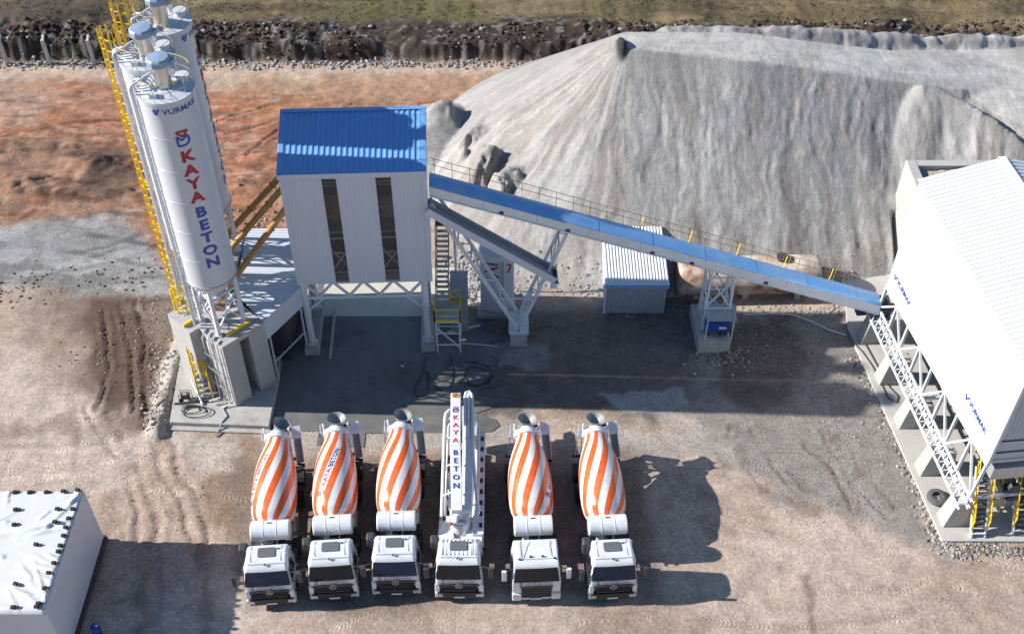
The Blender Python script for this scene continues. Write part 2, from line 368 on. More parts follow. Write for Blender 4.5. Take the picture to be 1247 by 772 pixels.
def tracks(n,x0,x1,y0,y1,ang,da,k0,k1,w=.2):
    global C
    for i in range(n):
        a=ang+rt.uniform(-da,da); cx_,cy_=rt.uniform(x0,x1),rt.uniform(y0,y1); L=rt.uniform(6,16); cv=rt.uniform(-.05,.05); pts=[]
        for j in range(9):
            u=(j/8-.5)*L; aa=a+cv*u; pts.append((cx_+math.cos(aa)*u,cy_+math.sin(aa)*u))
        for off in (-.95,.95):
            pl=[(p[0]-math.sin(a)*off,p[1]+math.cos(a)*off) for p in pts]
            bx0,bx1=min(p[0] for p in pl)-1,max(p[0] for p in pl)+1; by0,by1=min(p[1] for p in pl)-1,max(p[1] for p in pl)+1
            i0,i1=np.searchsorted(xs,[bx0,bx1]); j0,j1=np.searchsorted(ys,[by0,by1])
            if i1-i0<2 or j1-j0<2: continue
            xx,yy=X[j0:j1,i0:i1],Y[j0:j1,i0:i1]; d,S=dline(pl,xx+.25*(fbm(xx,yy,.8,3,400+i)-.5),yy+.25*(fbm(xx,yy,.8,3,430+i)-.5)); 
            ends=sst(0,2,S)*(1-sst(L-2,L,S)); m=(1-sst(w*.5,w*1.5,d))*ends*(.35+.9*sst(.35,.6,fbm(xx,yy,.7,3,460+i)))
            mm=m*(1 if w<.25 else .6); up_=mm>TM[j0:j1,i0:i1]; TM[j0:j1,i0:i1]=np.where(up_,mm,TM[j0:j1,i0:i1]); TS[j0:j1,i0:i1]=np.where(up_,S,TS[j0:j1,i0:i1]); TD[j0:j1,i0:i1]=np.where(up_,d,TD[j0:j1,i0:i1])
            C[j0:j1,i0:i1]*=(1+(rt.uniform(k0,k1)-1)*m)[...,None]
tracks(9,-36,34,23,31,.05,.15,.88,.96,.2); tracks(12,-36,34,23,44,.1,.3,1.06,1.15,.22); tracks(10,-34,-17,24,48,1.5,.3,.82,.93,.2); tracks(10,8,28,36,44,2.3,.35,.82,.93,.2); tracks(6,6,30,24,36,-.2,.3,.88,1.08,.2); tracks(8,-30,20,40,45,.05,.1,.85,1.08,.2)
tracks(26,-44,-2,58,78,.2,.5,.62,.86,.22); tracks(14,-44,-2,58,80,.15,.4,1.12,1.3,.25)
# yard east of the slab
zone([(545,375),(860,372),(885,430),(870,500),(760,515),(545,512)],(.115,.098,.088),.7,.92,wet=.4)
zone([(545,415),(668,418),(680,445),(640,458),(545,455)],(.26,.25,.24),.3,.7,wet=.3)
zone([(845,385),(1036,388),(1150,662),(1075,648),(960,610),(880,560),(855,500)],(.215,.195,.182),.7,.92)
zone([(880,400),(960,390),(990,450),(940,500),(880,480)],(.10,.075,.062),.7,.75)
zone([(1000,560),(1060,600),(1120,655),(1060,650),(990,600)],(.25,.225,.21),.5,.6)
for pl in ([(890,520),(905,560),(940,600)],[(925,520),(950,570),(985,600)],[(980,540),(1010,570),(1040,622)],[(1010,530),(1060,580),(1090,620)],[(870,560),(930,600),(1000,625)]):
    d,S=dline(PL(pl),wx2,wy2); paint((1-sst(.05,.5,d))*sst(.35,.6,fbm(X,Y,.8,3,77)),(.14,.10,.078),.6)
zone([(728,480),(832,473),(842,498),(770,506)],(.33,.31,.30),.15,.85,wet=.5,warp=False)
zone([(795,503),(835,500),(838,528),(810,528)],(.36,.33,.31),.2,.7,warp=False)
zone([(560,512),(830,505),(850,522),(560,530)],(.30,.225,.17),.4,.6)
zone([(745,525),(880,525),(900,555),(770,560)],(.30,.27,.25),.5,.7)
zone([(285,560),(790,552),(800,735),(300,742)],(.17,.13,.105),.8,.75,wet=.2)  # shade under and between the parked trucks, painted as darker, slicker soil
zone([(973,702),(985,702),(1002,775),(990,775)],(.19,.14,.11),.15,.7,warp=False)
zone([(700,745),(860,738),(860,790),(690,790)],(.24,.175,.13),.6,.6)
zone([(330,525),(640,512),(640,545),(330,548)],(.335,.305,.28),.4,.75)
zone([(1130,662),(1300,664),(1300,690),(1140,685)],(.30,.26,.235),.4,.6)
zone([(545,300),(660,300),(660,360),(545,370)],(.34,.32,.31),.6,.8)
C*=1.08
# field beyond the bank
fld=sst(82.0,82.9,Y+.5*(fbm(X,Y,.3,3,61)-.5)*2)
soilb=(.042,.028,.021)
paint(fld,soilb)
fedge=86.6+2.2*(fbm(X,Y*0+3,.22,4,63)-.5)*2-1.2*sst(8,30,X)+1.5*(fbm(X,Y,.7,3,66)-.5)
gr=sst(-.6,.9,Y-fedge)
paint(gr,(.15,.108,.06)); 
g=fbm(X*.25,Y*1.1,.7,5,67); paint(gr*sst(.45,.62,g),(.20,.155,.085),.85); paint(gr*sst(.52,.68,fbm(X*.2,Y*.8,.8,5,69)),(.07,.055,.034),.7)
paint(gr*sst(.5,.66,fbm(X*.35,Y*.8,.3,4,71)),(.105,.09,.042),.6)
paint(gr*(1-sst(2,4.5,np.hypot((X+9.5)/2.2,Y-87.8))),(.095,.10,.036),.6)
paint(gr*(1-sst(2,5,np.hypot((X+39)/2,Y-87.6))),(.07,.055,.047),.85)
paint(sst(.5,.64,fbm(X,Y,.6,4,73))*fld*(1-gr),(.085,.062,.048),.7)
paint(sst(.62,.7,fbm(X,Y,2.0,2,74))*fld*(1-gr),(.2,.185,.17),.8)
# relief
Z=.10*(fbm(X,Y,.3,4,81)-.5)+.07*(fbm(X,Y,1.4,3,83)-.5)*(.4+1.2*red)
Z+=red*.22*(fbm(X*.4,Y*1.5,1.3,5,85)-.5)
bx=fbm(X,Y*0,.9,3,87); tooth=np.abs(((X*1.15)%1)-.5)
face=82.7+.5*(bx-.5)+.14*tooth+.7*(fbm(X,Y*0+4,.35,4,86)-.5)
bank=sst(0,.75,Y-face)*(1.35+1.3*(fbm(X,Y*0+1,.16,4,88)-.5)-.25*sst(5,30,X))
lump=(1-sst(0,1.6,np.abs(Y-84.6)-1.2))*sst(0,.5,Y-face)
Z+=bank+lump*(1.0*(fbm(X,Y,.5,5,91)-.38)+.5*(fbm(X,Y,2.0,4,93)-.5))*(.5+1.1*sst(.35,.65,fbm(X,Y*0+9,.12,3,89)))
Z+=gr*(.12*(fbm(X,Y,.8,4,95)-.5)+.10*(fbm(X,Y,2.2,2,97)-.5))
for (a,b,h_,r1,r2) in ((118,205,.9,2.6,1.3),(60,238,.6,3.0,1.0),(20,225,.5,2.5,1.0),(165,235,.5,1.8,1.2),(10,180,.5,3,1.2),(75,185,.45,2.2,1.0),(300,225,.5,2.0,1.1),(325,195,.4,2.2,.9)):
    q=P(a,b); Z+=h_*np.exp(-(((X-q.x)/r1)**2+((Y-q.y)/r2)**2))*(.45+1.1*fbm(X,Y,1.0,4,170))
# brown hump on the field at far left
Z+=gr*.7*np.exp(-(((X+39)/4)**2+((Y-87.6)/1.0)**2))
def rut(pl,dep,w,tread=0,px=True,berm=.5):
    global Z
    global TM,TS,TD
    d,S=dline(PL(pl),X+1.1*(fbm(X,Y,.45,3,99)-.5),Y+.5*(fbm(X,Y,.5,3,98)-.5)); dep=dep*(.25+1.3*sst(.3,.65,fbm(X,Y,.55,3,97)))
    mm=(1-sst(w*.6,w*1.1,d))*sst(.02,.05,dep); up_=mm>TM; TM=np.where(up_,mm,TM); TS=np.where(up_,S,TS); TD=np.where(up_,d,TD)
    Z=Z-dep*(1-sst(w*.5,w,d))+dep*berm*np.exp(-((d-w*1.3)/(w*.45))**2)
    if tread: Z=Z+tread*(1-sst(w*.6,w*1.05,d))*np.sin(S*2*math.pi/.42)
for o in (-11,11):
    rut([(118+o,498),(150+o,545),(165+o,580),(178+o,620),(180+o,665),(176+o,772)],.05,.26,.03)
    rut([(188+o,515),(205+o,560),(222+o,590),(238+o,640),(250+o,700),(252+o,772)],.05,.26,.03)
for a in ([(150,360),(160,430),(158,500)],[(172,365),(178,430),(172,505)],[(130,380),(132,440),(120,500)]): rut(a,.06,.22,.03,berm=.9)
for a in ([(0,250),(80,240),(200,246)],[(0,205),(60,215),(150,250)],[(265,150),(330,128),(420,120),(520,117)],[(280,165),(360,140),(470,138)],[(0,165),(90,160),(150,170)],[(20,235),(90,205),(150,205)],[(300,190),(340,160),(430,128)],[(0,190),(80,185),(190,215)],[(20,222),(110,225),(190,240)],[(300,120),(400,108),(520,106)]): rut(a,.05,.2,.012,berm=.9)
for a in ([(890,520),(905,560),(940,600)],[(915,520),(945,570),(980,606)],[(980,540),(1010,570),(1040,622)],[(1020,530),(1060,580),(1090,620)],[(1000,525),(1040,590),(1075,630)]): rut(a,.04,.18,.01,berm=.8)
for a in ([(760,545),(850,560),(930,600)],[(860,650),(960,690),(1060,720),(1250,720)],[(880,620),(1000,660),(1250,690)],[(700,760),(800,745),(900,750)]): rut(a,.03,.3,.012)
# soft spoil ridge along the silo base
d,S=dline(PL([(232,405),(214,440),(206,480),(197,522)]),wx2,wy2); k=1-sst(.15,1.0,d); Z+=.55*k*(.7+.6*fbm(X,Y,1.3,3,101)); paint(sst(.1,.5,k),(.43,.385,.345),.9)
# level pads below the buildings
for (x0,x1,y0,y1) in ((-20.3,2,43.0,56),(-14,-5,41.7,44)):
    k=(1-sst(-.3,.3,np.maximum.reduce([x0-X,X-x1,y0-Y,Y-y1]))); Z=Z*(1-k)+(-.03)*k
far=sst(60,200,np.hypot(X,Y-55)); Z=Z*(1-far)+far*(1.2*sst(0,1,(Y-80)/50))
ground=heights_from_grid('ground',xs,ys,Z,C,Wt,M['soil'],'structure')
ta_=ground.data.attributes.new('tread','FLOAT_VECTOR','POINT'); ta_.data.foreach_set('vector',np.stack([TM,TS,TD],-1).astype(np.float32).ravel())
# ================================================================ stone heap
px_=[(8.2,69.2,10.2,1.1),(16,69.4,9.5,1.9),(21.5,69.4,8.7,1.9),(27,69.7,7.7,2.2),(32,70.6,6.8,2.8),(36,70.0,6.3,5.0),(42,68.5,6.0,8.5),(60,68,5.2,9.5)]
hx=np.arange(-13,50.01,.14); hy=np.arange(52.5,86.01,.14); HX,HY=np.meshgrid(hx,hy)
def pileh(X,Y):
    H=np.full(X.shape,-9.0)
    for (a,b) in zip(px_[:-1],px_[1:]):
        k=70
        for i in range(k+1):
            t=i/k; x,y,z,w=[a[j]*(1-t)+b[j]*t for j in range(4)]
            H=np.maximum(H,z-.735*np.maximum(0,np.hypot(X-x,Y-y)-w))
    return H
H=pileh(HX,HY)
# along-crest coordinate for the run-down streaks
onroad=sst(-.05,.25,0*HX+pileh(HX,HY+1e-6)-0) if False else None
u=np.where(HX<7.8,7.8-9*np.arctan2(7.8-HX,np.maximum(68.6-HY,.01)+.0*HX),HX)
v=np.hypot(np.minimum(HX-7.8,0),68.6-HY)
rdd=np.full(HX.shape,9.)
for (a_,b_) in zip(px_[:-1],px_[1:]):
    ex,ey=b_[0]-a_[0],b_[1]-a_[1]; tt=np.clip(((HX-a_[0])*ex+(HY-a_[1])*ey)/(ex*ex+ey*ey),0,1); rdd=np.minimum(rdd,np.hypot(HX-a_[0]-ex*tt,HY-a_[1]-ey*tt)-(a_[3]+(b_[3]-a_[3])*tt))
road=1-sst(-.25,.08,rdd+.25*(fbm(HX,HY,1.2,3,109)-.5))
slope=(1-road)*sst(.25,1.6,9.6-H)*sst(.0,1.0,H)*sst(.05,.6,np.where(HY<69.5,1,0)+.0)
uw=u+1.1*(fbm(HX,HY,.25,3,110)-.5)
rd_=lambda q,f,sd:1-np.abs(2*fbm(uw+.5*(fbm(HX,HY,.6,3,sd+3)-.5),v*q,f,4,sd)-1)
rill=.14*(fbm(uw+v*.15,v*.4,.22,3,111)-.5)+.05*(rd_(.09,.9,113)-.6)+.05*(rd_(.22,2.1,115)-.6)+.05*(fbm(uw,v*.8,3.2,3,116)-.5)
slump=sst(.56,.60,fbm(uw,v*.35,.7,5,117))*.06+sst(.55,.58,fbm(uw,v*.5,1.5,4,118))*.04
H=H+slope*(rill+slump)+.05*(fbm(HX,HY,1.5,3,119)-.5)
# windrow on the far side of the haul road
d,S=dline([(11,71.3),(17.5,72.0),(28.2,73.4),(37.8,75.3),(46,77.2),(60,79)],HX,HY)
zc=np.interp(HX,[11,17.5,28.2,38.8,46,60],[9.9,9.55,8.0,6.6,6.2,5.6])
wr=zc-.8*np.maximum(0,d-.25)+.35*(fbm(HX,HY,.8,3,121)-.5)*2-.12*np.abs(((HX*.8)%1)-.5); H=np.maximum(H,np.where(HY>70.5,wr,-9))
# wheel lines on the haul road
for off in (-.9,.9):
    d,S=dline([(x,y+off) for x,y,z,w in px_],HX,HY); H=H-.05*(1-sst(.15,.4,d))
def heap(cx,cy,z,s=.72,e=1.0,rot=0):
    dx,dy=HX-cx,HY-cy; c,s_=math.cos(rot),math.sin(rot); a=dx*c+dy*s_; b=-dx*s_+dy*c
    return z-s*np.hypot(a/e,b)+.16*(fbm(HX,HY,1.2,3,131)-.5)
rg=[(28.2,66.9,8.15),(29.2,66.7,7.9),(31.2,65.6,7.4),(33.6,63.6,6.6),(34.8,62.2,5.8)]
for (a,b) in zip(rg[:-1],rg[1:]):
    for i in range(9):
        q=[a[j]+(b[j]-a[j])*i/8 for j in range(3)]; H=np.maximum(H,q[2]-.73*np.hypot(HX-q[0],HY-q[1])+.3*(fbm(HX*1.6,HY*.4,1.3,3,133)-.5))
H=np.maximum(H,heap(-5.6,71.3,3.3,.62,1.25,.3))
def scarp(pa,pb,h,back):     # bank that climbs gently from the west and breaks off steeply on its east side
    global H
    (x1,y1),(x2,y2)=pa,pb; L=math.hypot(x2-x1,y2-y1); ux,uy=(x2-x1)/L,(y2-y1)/L; nx,ny=uy,-ux
    if nx<0: nx,ny=-nx,-ny
    t=(HX-x1)*ux+(HY-y1)*uy; q=(HX-x1)*nx+(HY-y1)*ny+1.0*(fbm(HX,HY,.8,4,137)-.5)*2
    env=sst(-.6,.5,t)*(1-sst(L-.5,L+.8,t)); f=np.where(q<0,sst(-back,0,q),1-sst(0,.55,q)); H=H+env*f*h*(.45+.6*fbm(HX,HY,1.0,3,139)+.5*fbm(HX,HY,3.0,4,140))
scarp(tuple(P(577,232,2))[:2],tuple(P(606,186,4))[:2],1.5,2.6)
scarp(tuple(P(606,248,2))[:2],tuple(P(624,205,4))[:2],1.1,1.5)
scarp(tuple(P(560,185,2.5))[:2],tuple(P(586,158,4))[:2],.8,2.2)
scarp(tuple(P(548,150,2.3))[:2],tuple(P(556,130,2.6))[:2],.7,1.8)
tip=(1-sst(.3,1.1,np.hypot((HX-7.2)/1.0,(HY-68.9)/1.2))); 
H=H+.4*(1-sst(.5,1.0,np.hypot((HX-7.4)/.42,(HY-68.4)/1.0)))*(.7+.6*fbm(HX,HY,1.8,3,151))
# cut the heap back where the loading bay walls hold it
inside=(HX>25.6)&(HY<60.0); H=np.where(inside,np.minimum(H,np.where(HX<32.4,-.5,np.minimum(H,5.9))),H)
H=np.where((HX>20.5)&(HX<26)&(HY<58.5),np.minimum(H,(HY-54.6)*.75),H)
Cp=np.zeros(HX.shape+(3,)); Cp[:]=(.305,.290,.280)
def pp(mask,col,a):
    global Cp
    k=(np.clip(mask,0,1)*a)[...,None]; Cp=Cp*(1-k)+np.array(col)*k
pp(sst(.46,.62,fbm(uw,v*.13,.42,4,141)),(.29,.262,.242),.8); pp(sst(.56,.68,fbm(uw,v*.2,.7,4,143)),(.40,.385,.37),.7)
pp(sst(.53,.62,fbm(uw,v*.12,1.6,4,145)),(.235,.212,.198),.55); pp(sst(.55,.62,fbm(uw,v*.14,2.2,4,148)),(.41,.395,.38),.5)
pp(road,(.50,.475,.445),.95); pp(road*sst(.45,.62,fbm(HX*.35,HY*1.6,.9,4,149)),(.42,.39,.36),.6)
pp(sst(34,40,HX)*sst(.42,.6,fbm(HX,HY,.25,4,147)),(.33,.28,.24),.7)
pp((1-sst(.6,1.1,np.hypot((HX-7.45)/.5,(HY-68.4)/1.1))),(.045,.045,.05),.98)  # painted shade of a dug notch at the tip of the crest
Cp*=1.05
zz=H-.05
keep=zz>-.12
pile=heights_from_grid('gravel_pile',hx,hy,np.maximum(zz,-.3),Cp,np.zeros(HX.shape),M['gravel'])
fl_=pile.data.attributes.new('flow','FLOAT_VECTOR','POINT'); ox=np.stack([uw+.35*(fbm(HX,HY,.9,3,161)-.5),np.where(HY>68.6,HY*.6,v*.30),np.zeros_like(uw)],-1).reshape(-1,3)
fl_.data.foreach_set('vector',ox.astype(np.float32).ravel())
bm=bmesh.new(); bm.from_mesh(pile.data); kf=keep.ravel()
bm.verts.ensure_lookup_table(); dead=[f for f in bm.faces if not any(kf[v.index] for v in f.verts)]
bmesh.ops.delete(bm,geom=dead,context='FACES'); bm.to_mesh(pile.data); bm.free()
tag(pile,'huge pale grey crushed stone heap with a haul road along its crest, behind the conveyor','gravel pile')
def pz(x,y):
    i=int(np.clip(round((x-hx[0])/.14),0,len(hx)-1)); j=int(np.clip(round((y-hy[0])/.14),0,len(hy)-1)); return float(zz[j,i])
def gz(x,y):
    i=int(np.argmin(abs(xs-x))); j=int(np.argmin(abs(ys-y))); return float(Z[j,i])
# ================================================================ slabs
rg_=[(-1.2+.9*math.sin(k*1.7)+.5*math.sin(k*4.1),43.0+k*.48,.012) for k in range(0,21)]
yp=[(-14.15,43.05,.012),(-11.3,43.05,.012),(-11.3,42.0,.012),(-8.55,41.85,.012),(-8.55,42.9,.012)]+rg_+[(-3.2,53.0,.012),(-3.2,56.5,.012),(-12.6,56.5,.012),(-14.15,50,.012)]
mb=MB(); mb.add(yp,[tuple(range(len(yp)))],
  mat('yard_concrete',(.15,.148,.145),.5,var=.25,vs=.5,bump=.12,bs=9,dirt=(.05,.045,.042),dirtamt=.95,ds=.22)); o=mb.build('concrete_yard'); o['kind']='structure'
mb=MB(); mb.add([(-12.4,52.6,.018),(-3.6,52.6,.018),(-3.6,57.2,.018),(-12.4,57.2,.018)],[(0,1,2,3)],mat('dry_concrete',(.52,.49,.42),.85,var=.1,vs=.8,bump=.1)); o=mb.build('concrete_apron'); o['kind']='structure'
mb=MB(); mb.ext([(-20.0,43.4,-.1),(-14.15,43.1,-.1),(-14.15,47,-.1),(-15,56,-.1),(-21,56,-.1),(-20.3,47,-.1)],(0,0,.53),M['conc']); o=mb.build('concrete_base',bevel=.03); o['kind']='structure'
mb=MB(); mb.ext([(-20.05,43.1,-.1),(-14.1,42.8,-.1),(-14.1,43.14,-.1),(-20.05,43.44,-.1)],(0,0,.22),M['conc']); o=mb.build('concrete_kerb',bevel=.02); o['kind']='structure'
pad=[(21.3,51.2),(23.05,35.35),(34,35.3),(34,58),(22.2,58)]
mb=MB(); mb.ext([(x,y,-.2) for x,y in pad],(0,0,.36),mat('pale_concrete',(.47,.44,.41),.85,var=.12,vs=.9,bump=.12,bs=12,dirt=(.27,.245,.22),dirtamt=.65,ds=.45)); o=mb.build('concrete_slab',bevel=.03); o['kind']='structure'
# ================================================================ loose stones and clods
def scatter(name,spots,mats,label,cat):
    mb=MB(); g_=1.618; base=[Vector(p).normalized() for p in ((-1,g_,0),(1,g_,0),(-1,-g_,0),(1,-g_,0),(0,-1,g_),(0,1,g_),(0,-1,-g_),(0,1,-g_),(g_,0,-1),(g_,0,1),(-g_,0,-1),(-g_,0,1))]
    fs=[(0,11,5),(0,5,1),(0,1,7),(0,7,10),(0,10,11),(1,5,9),(5,11,4),(11,10,2),(10,7,6),(7,1,8),(3,9,4),(3,4,2),(3,2,6),(3,6,8),(3,8,9),(4,9,5),(2,4,11),(6,2,10),(8,6,7),(9,8,1)]
    for x,y,z,s,m in spots:
        rot=Matrix.Rotation(random.random()*6.28,3,'Z')@Matrix.Rotation(random.random()*3,3,'X'); vs=[]
        for b in base:
            k=rot@(b*s*(.65+.5*random.random())); vs.append((x+k.x,y+k.y,z+k.z*.7))
        mb.add(vs,fs,mats[m])
    o=mb.build(name); o['kind']='stuff'; tag(o,label,cat); return o
sm=[mat('stone_pale',(.37,.345,.32),.9,var=.25,vs=2),mat('stone_grey',(.25,.24,.23),.9,var=.25,vs=2),mat('stone_brown',(.17,.115,.085),.9,var=.25,vs=2)]
sp=[]
for i in range(1500):      # foot of the bank
    x=random.uniform(-48,12); y=82.2+random.gauss(0,.32)-.12*abs(random.gauss(0,1)); s=random.choice((.05,.07,.09,.12,.17)); sp.append((x,y,gz(x,y)+s*.3,s,random.choice((0,0,0,1,2))))
def along(pts,n_,sd,sizes,ms,z=0):
    w=PL(pts)
    for i in range(n_):
        k=random.randrange(len(w)-1); t=random.random(); x=w[k][0]*(1-t)+w[k+1][0]*t+random.gauss(0,sd); y=w[k][1]*(1-t)+w[k+1][1]*t+random.gauss(0,sd); s=random.choice(sizes)
        sp.append((x,y,gz(x,y)+s*.2,s,random.choice(ms)))
along([(1040,430),(1085,520),(1135,640),(1150,668)],620,.3,(.04,.06,.08,.12),(0,0,1,2))
along([(1150,668),(1250,672)],420,.25,(.04,.06,.08,.11),(0,1,2))
along([(870,410),(960,410),(1020,470),(1060,540)],700,1.6,(.02,.03,.04,.07),(1,1,2,0))
along([(950,540),(1050,600)],400,1.5,(.02,.03,.05),(1,0,2))
along([(590,330),(570,360),(575,300)],900,.8,(.05,.08,.12,.18),(0,0,1))
along([(880,425),(905,440),(840,440)],160,.5,(.05,.08,.12),(1,2,0))
along([(700,360),(1000,385),(1040,370)],500,.7,(.04,.06,.1),(1,0))
along([(20,260),(120,250),(200,300)],120,1.6,(.02,.04,.06),(0,1,2))
along([(0,348),(60,345),(240,330)],180,.9,(.03,.05,.08,.12),(2,2,2,1))
along([(290,290),(345,250)],160,1.2,(.05,.08,.14),(2,2,0,1))
along([(100,430),(170,430),(190,370)],260,1.4,(.03,.05,.08),(2,2,0))
along([(150,560),(230,600),(260,560)],160,2.2,(.02,.03,.05),(2,0))
along([(850,620),(1050,700),(1200,740)],160,2.4,(.02,.03,.04),(1,2,0))
along([(205,420),(195,480),(185,525)],260,.5,(.05,.08,.12),(0,0,2))
for i in range(700):
    x=random.uniform(0,25); y=54.9+abs(random.gauss(0,1.1))-.4; s=random.choice((.04,.06,.1)); sp.append((x,y,max(gz(x,y),pz(x,y))+s*.2,s,random.choice((0,1))))
scatter('stones',sp,sm,'loose pale and brown stones strewn over the bare yard','stones')
sp=[]
for i in range(5200):
    x=random.uniform(-48,48)
    if vn(x*.22,.5,311)*.6+vn(x*.7,1.5,313)*.4<random.uniform(.3,.85): continue
    y=random.uniform(82.9,86.6)-(0 if x<5 else -.3); s=random.choice((.05,.07,.07,.09,.09,.12,.16,.24)); sp.append((x,y,gz(x,y)+s*.3,s,random.choice((0,0,0,0,0,1,1,1,1,2))))
cm=[mat('clod_dark',(.05,.034,.026),.95,var=.4,vs=3),mat('clod_brown',(.085,.06,.045),.95,var=.4,vs=3),mat('clod_stone',(.30,.285,.27),.9,var=.3,vs=3)]
scatter('soil_clods',sp,cm,'dark dug soil clods heaped along the bank at the field edge','soil clods')
# tufts of grass on the field
gm=[mat('grass_dry',(.20,.155,.085),.9,var=.3,vs=3),mat('grass_olive',(.12,.105,.05),.9,var=.3,vs=3)]
mb=MB()
for i in range(9000):
    x=random.uniform(-52,52); y=random.uniform(86.3,101); 
    if gr[int(np.argmin(abs(ys-y))),int(np.argmin(abs(xs-x)))]<.5 or vn(x*.35,y*.8,77)>.62: continue
    z=gz(x,y); m=gm[1] if vn(x*.25,y*.5,78)>.55 else gm[0]
    for k in range(3):
        a=random.random()*6.28; h=random.uniform(.06,.17); dx,dy=math.cos(a)*.05,math.sin(a)*.05; lx,ly=random.gauss(0,.08),random.gauss(0,.08)
        mb.add([(x-dx,y-dy,z-.02),(x+dx,y+dy,z-.02),(x+lx,y+ly,z+h)],[(0,1,2)],m)
o=mb.build('grass'); o['kind']='stuff'; tag(o,'sparse dry grass on the field beyond the dark bank','grass')
M['beltg']=mat('worn_belt',(.30,.31,.33),.6,var=.15,vs=2)
# ================================================================ batching tower
T=Vector((-12.55,49.62,0)); ta=R(2.4)
tw=thing('batching_tower','tall white clad batching tower with a blue ribbed roof, standing on four white legs','batching tower',T,ta)
WD,DP,ZB,ZT=7.75,3.65,5.6,13.7; SL=.34
def L_(mb,name,par=tw,**k): return mb.build(name,par,world=False,**k)
# roof
mb=MB(); mb.corr((-.12,-.18,ZT+.12),(1,0,0),(0,1,SL),WD+.24,(DP+.4)*1.056,.31,.05,M['blue'],(0,0,1)); rf=L_(mb,'roof')
mb=MB(); mb.box(-.16,WD+.16,-.235,-.185,ZT-.18,ZT+.15,M['clad']); [mb.ext([(x,-.18,ZT-.1),(x,DP+.2,ZT-.1+SL*(DP+.38)),(x,DP+.2,ZT+.16+SL*(DP+.38)),(x,-.18,ZT+.16)],(.055,0,0),M['clad']) for x in (-.18,WD+.125)]
mb.bar((-.02,-.18,ZT+.18),(-.02,DP+.22,ZT+.18+SL*(DP+.4)),.28,.02,M['blue']); mb.bar((WD+.02,-.18,ZT+.18),(WD+.02,DP+.22,ZT+.18+SL*(DP+.4)),.28,.02,M['blue']); mb.bar((-.16,DP+.16,ZT+.17+SL*(DP+.34)),(WD+.16,DP+.16,ZT+.17+SL*(DP+.34)),.3,.03,M['blue']); L_(mb,'roof_trim',bevel=.01)
# front wall in three bays, glazed strips between
bays=[(0,2.12),(3.0,5.06),(5.98,WD)]
for a,b in bays:
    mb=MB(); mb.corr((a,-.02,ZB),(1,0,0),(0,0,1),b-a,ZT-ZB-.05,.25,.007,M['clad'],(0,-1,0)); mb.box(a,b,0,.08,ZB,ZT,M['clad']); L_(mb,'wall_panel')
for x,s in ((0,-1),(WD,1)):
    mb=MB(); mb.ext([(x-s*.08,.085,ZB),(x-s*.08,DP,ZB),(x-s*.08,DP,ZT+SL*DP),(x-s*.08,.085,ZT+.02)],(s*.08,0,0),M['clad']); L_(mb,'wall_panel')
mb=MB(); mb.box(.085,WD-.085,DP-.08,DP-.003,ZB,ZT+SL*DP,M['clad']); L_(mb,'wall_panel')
for x in (0,WD): mb=MB(); mb.bar((x,-.03,ZB-.02),(x,-.03,ZT-.05),.22,.06,M['clad'],up=(0,1,0)); L_(mb,'corner_trim')
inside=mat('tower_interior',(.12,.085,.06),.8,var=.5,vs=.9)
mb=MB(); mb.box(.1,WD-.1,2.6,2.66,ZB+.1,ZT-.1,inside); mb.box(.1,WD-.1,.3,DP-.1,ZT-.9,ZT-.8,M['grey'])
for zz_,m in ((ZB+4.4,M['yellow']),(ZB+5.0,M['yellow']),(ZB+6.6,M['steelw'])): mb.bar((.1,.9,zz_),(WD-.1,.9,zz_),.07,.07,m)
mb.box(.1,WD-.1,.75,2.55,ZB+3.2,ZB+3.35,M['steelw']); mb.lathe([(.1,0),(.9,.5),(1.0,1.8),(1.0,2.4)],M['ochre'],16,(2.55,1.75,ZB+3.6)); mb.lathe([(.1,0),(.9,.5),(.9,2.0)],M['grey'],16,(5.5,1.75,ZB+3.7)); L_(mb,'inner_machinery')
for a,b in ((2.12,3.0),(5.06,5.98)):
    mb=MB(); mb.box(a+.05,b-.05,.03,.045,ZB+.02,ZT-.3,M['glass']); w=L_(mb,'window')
    mb=MB()
    for x in (a+.02,b-.02): mb.bar((x,.03,ZB),(x,.03,ZT-.25),.05,.07,M['clad'],up=(0,1,0))
    mb.bar((a,.03,ZT-.27),(b,.03,ZT-.27),.07,.05,M['clad'],up=(0,0,1)); L_(mb,'frame',w)
    mb=MB()
    for k in (.7,2.2,3.3): mb.bar((a-.4,.22,ZB+k),(b+.4,.22,ZB+k),.09,.09,M['steelw'])
    mb.bar((a-.3,.24,ZB+.5),(b+.4,.24,ZB+2.9),.08,.08,M['steelw'],up=(0,1,0)); mb.bar((a-.3,.26,ZB+2.9),(b+.4,.26,ZB+.5),.08,.08,M['steelw'],up=(0,1,0))
    mb.box(a-.2,b+.2,.3,.9,ZB+.05,ZB+.4,M['conc']); L_(mb,'brace')
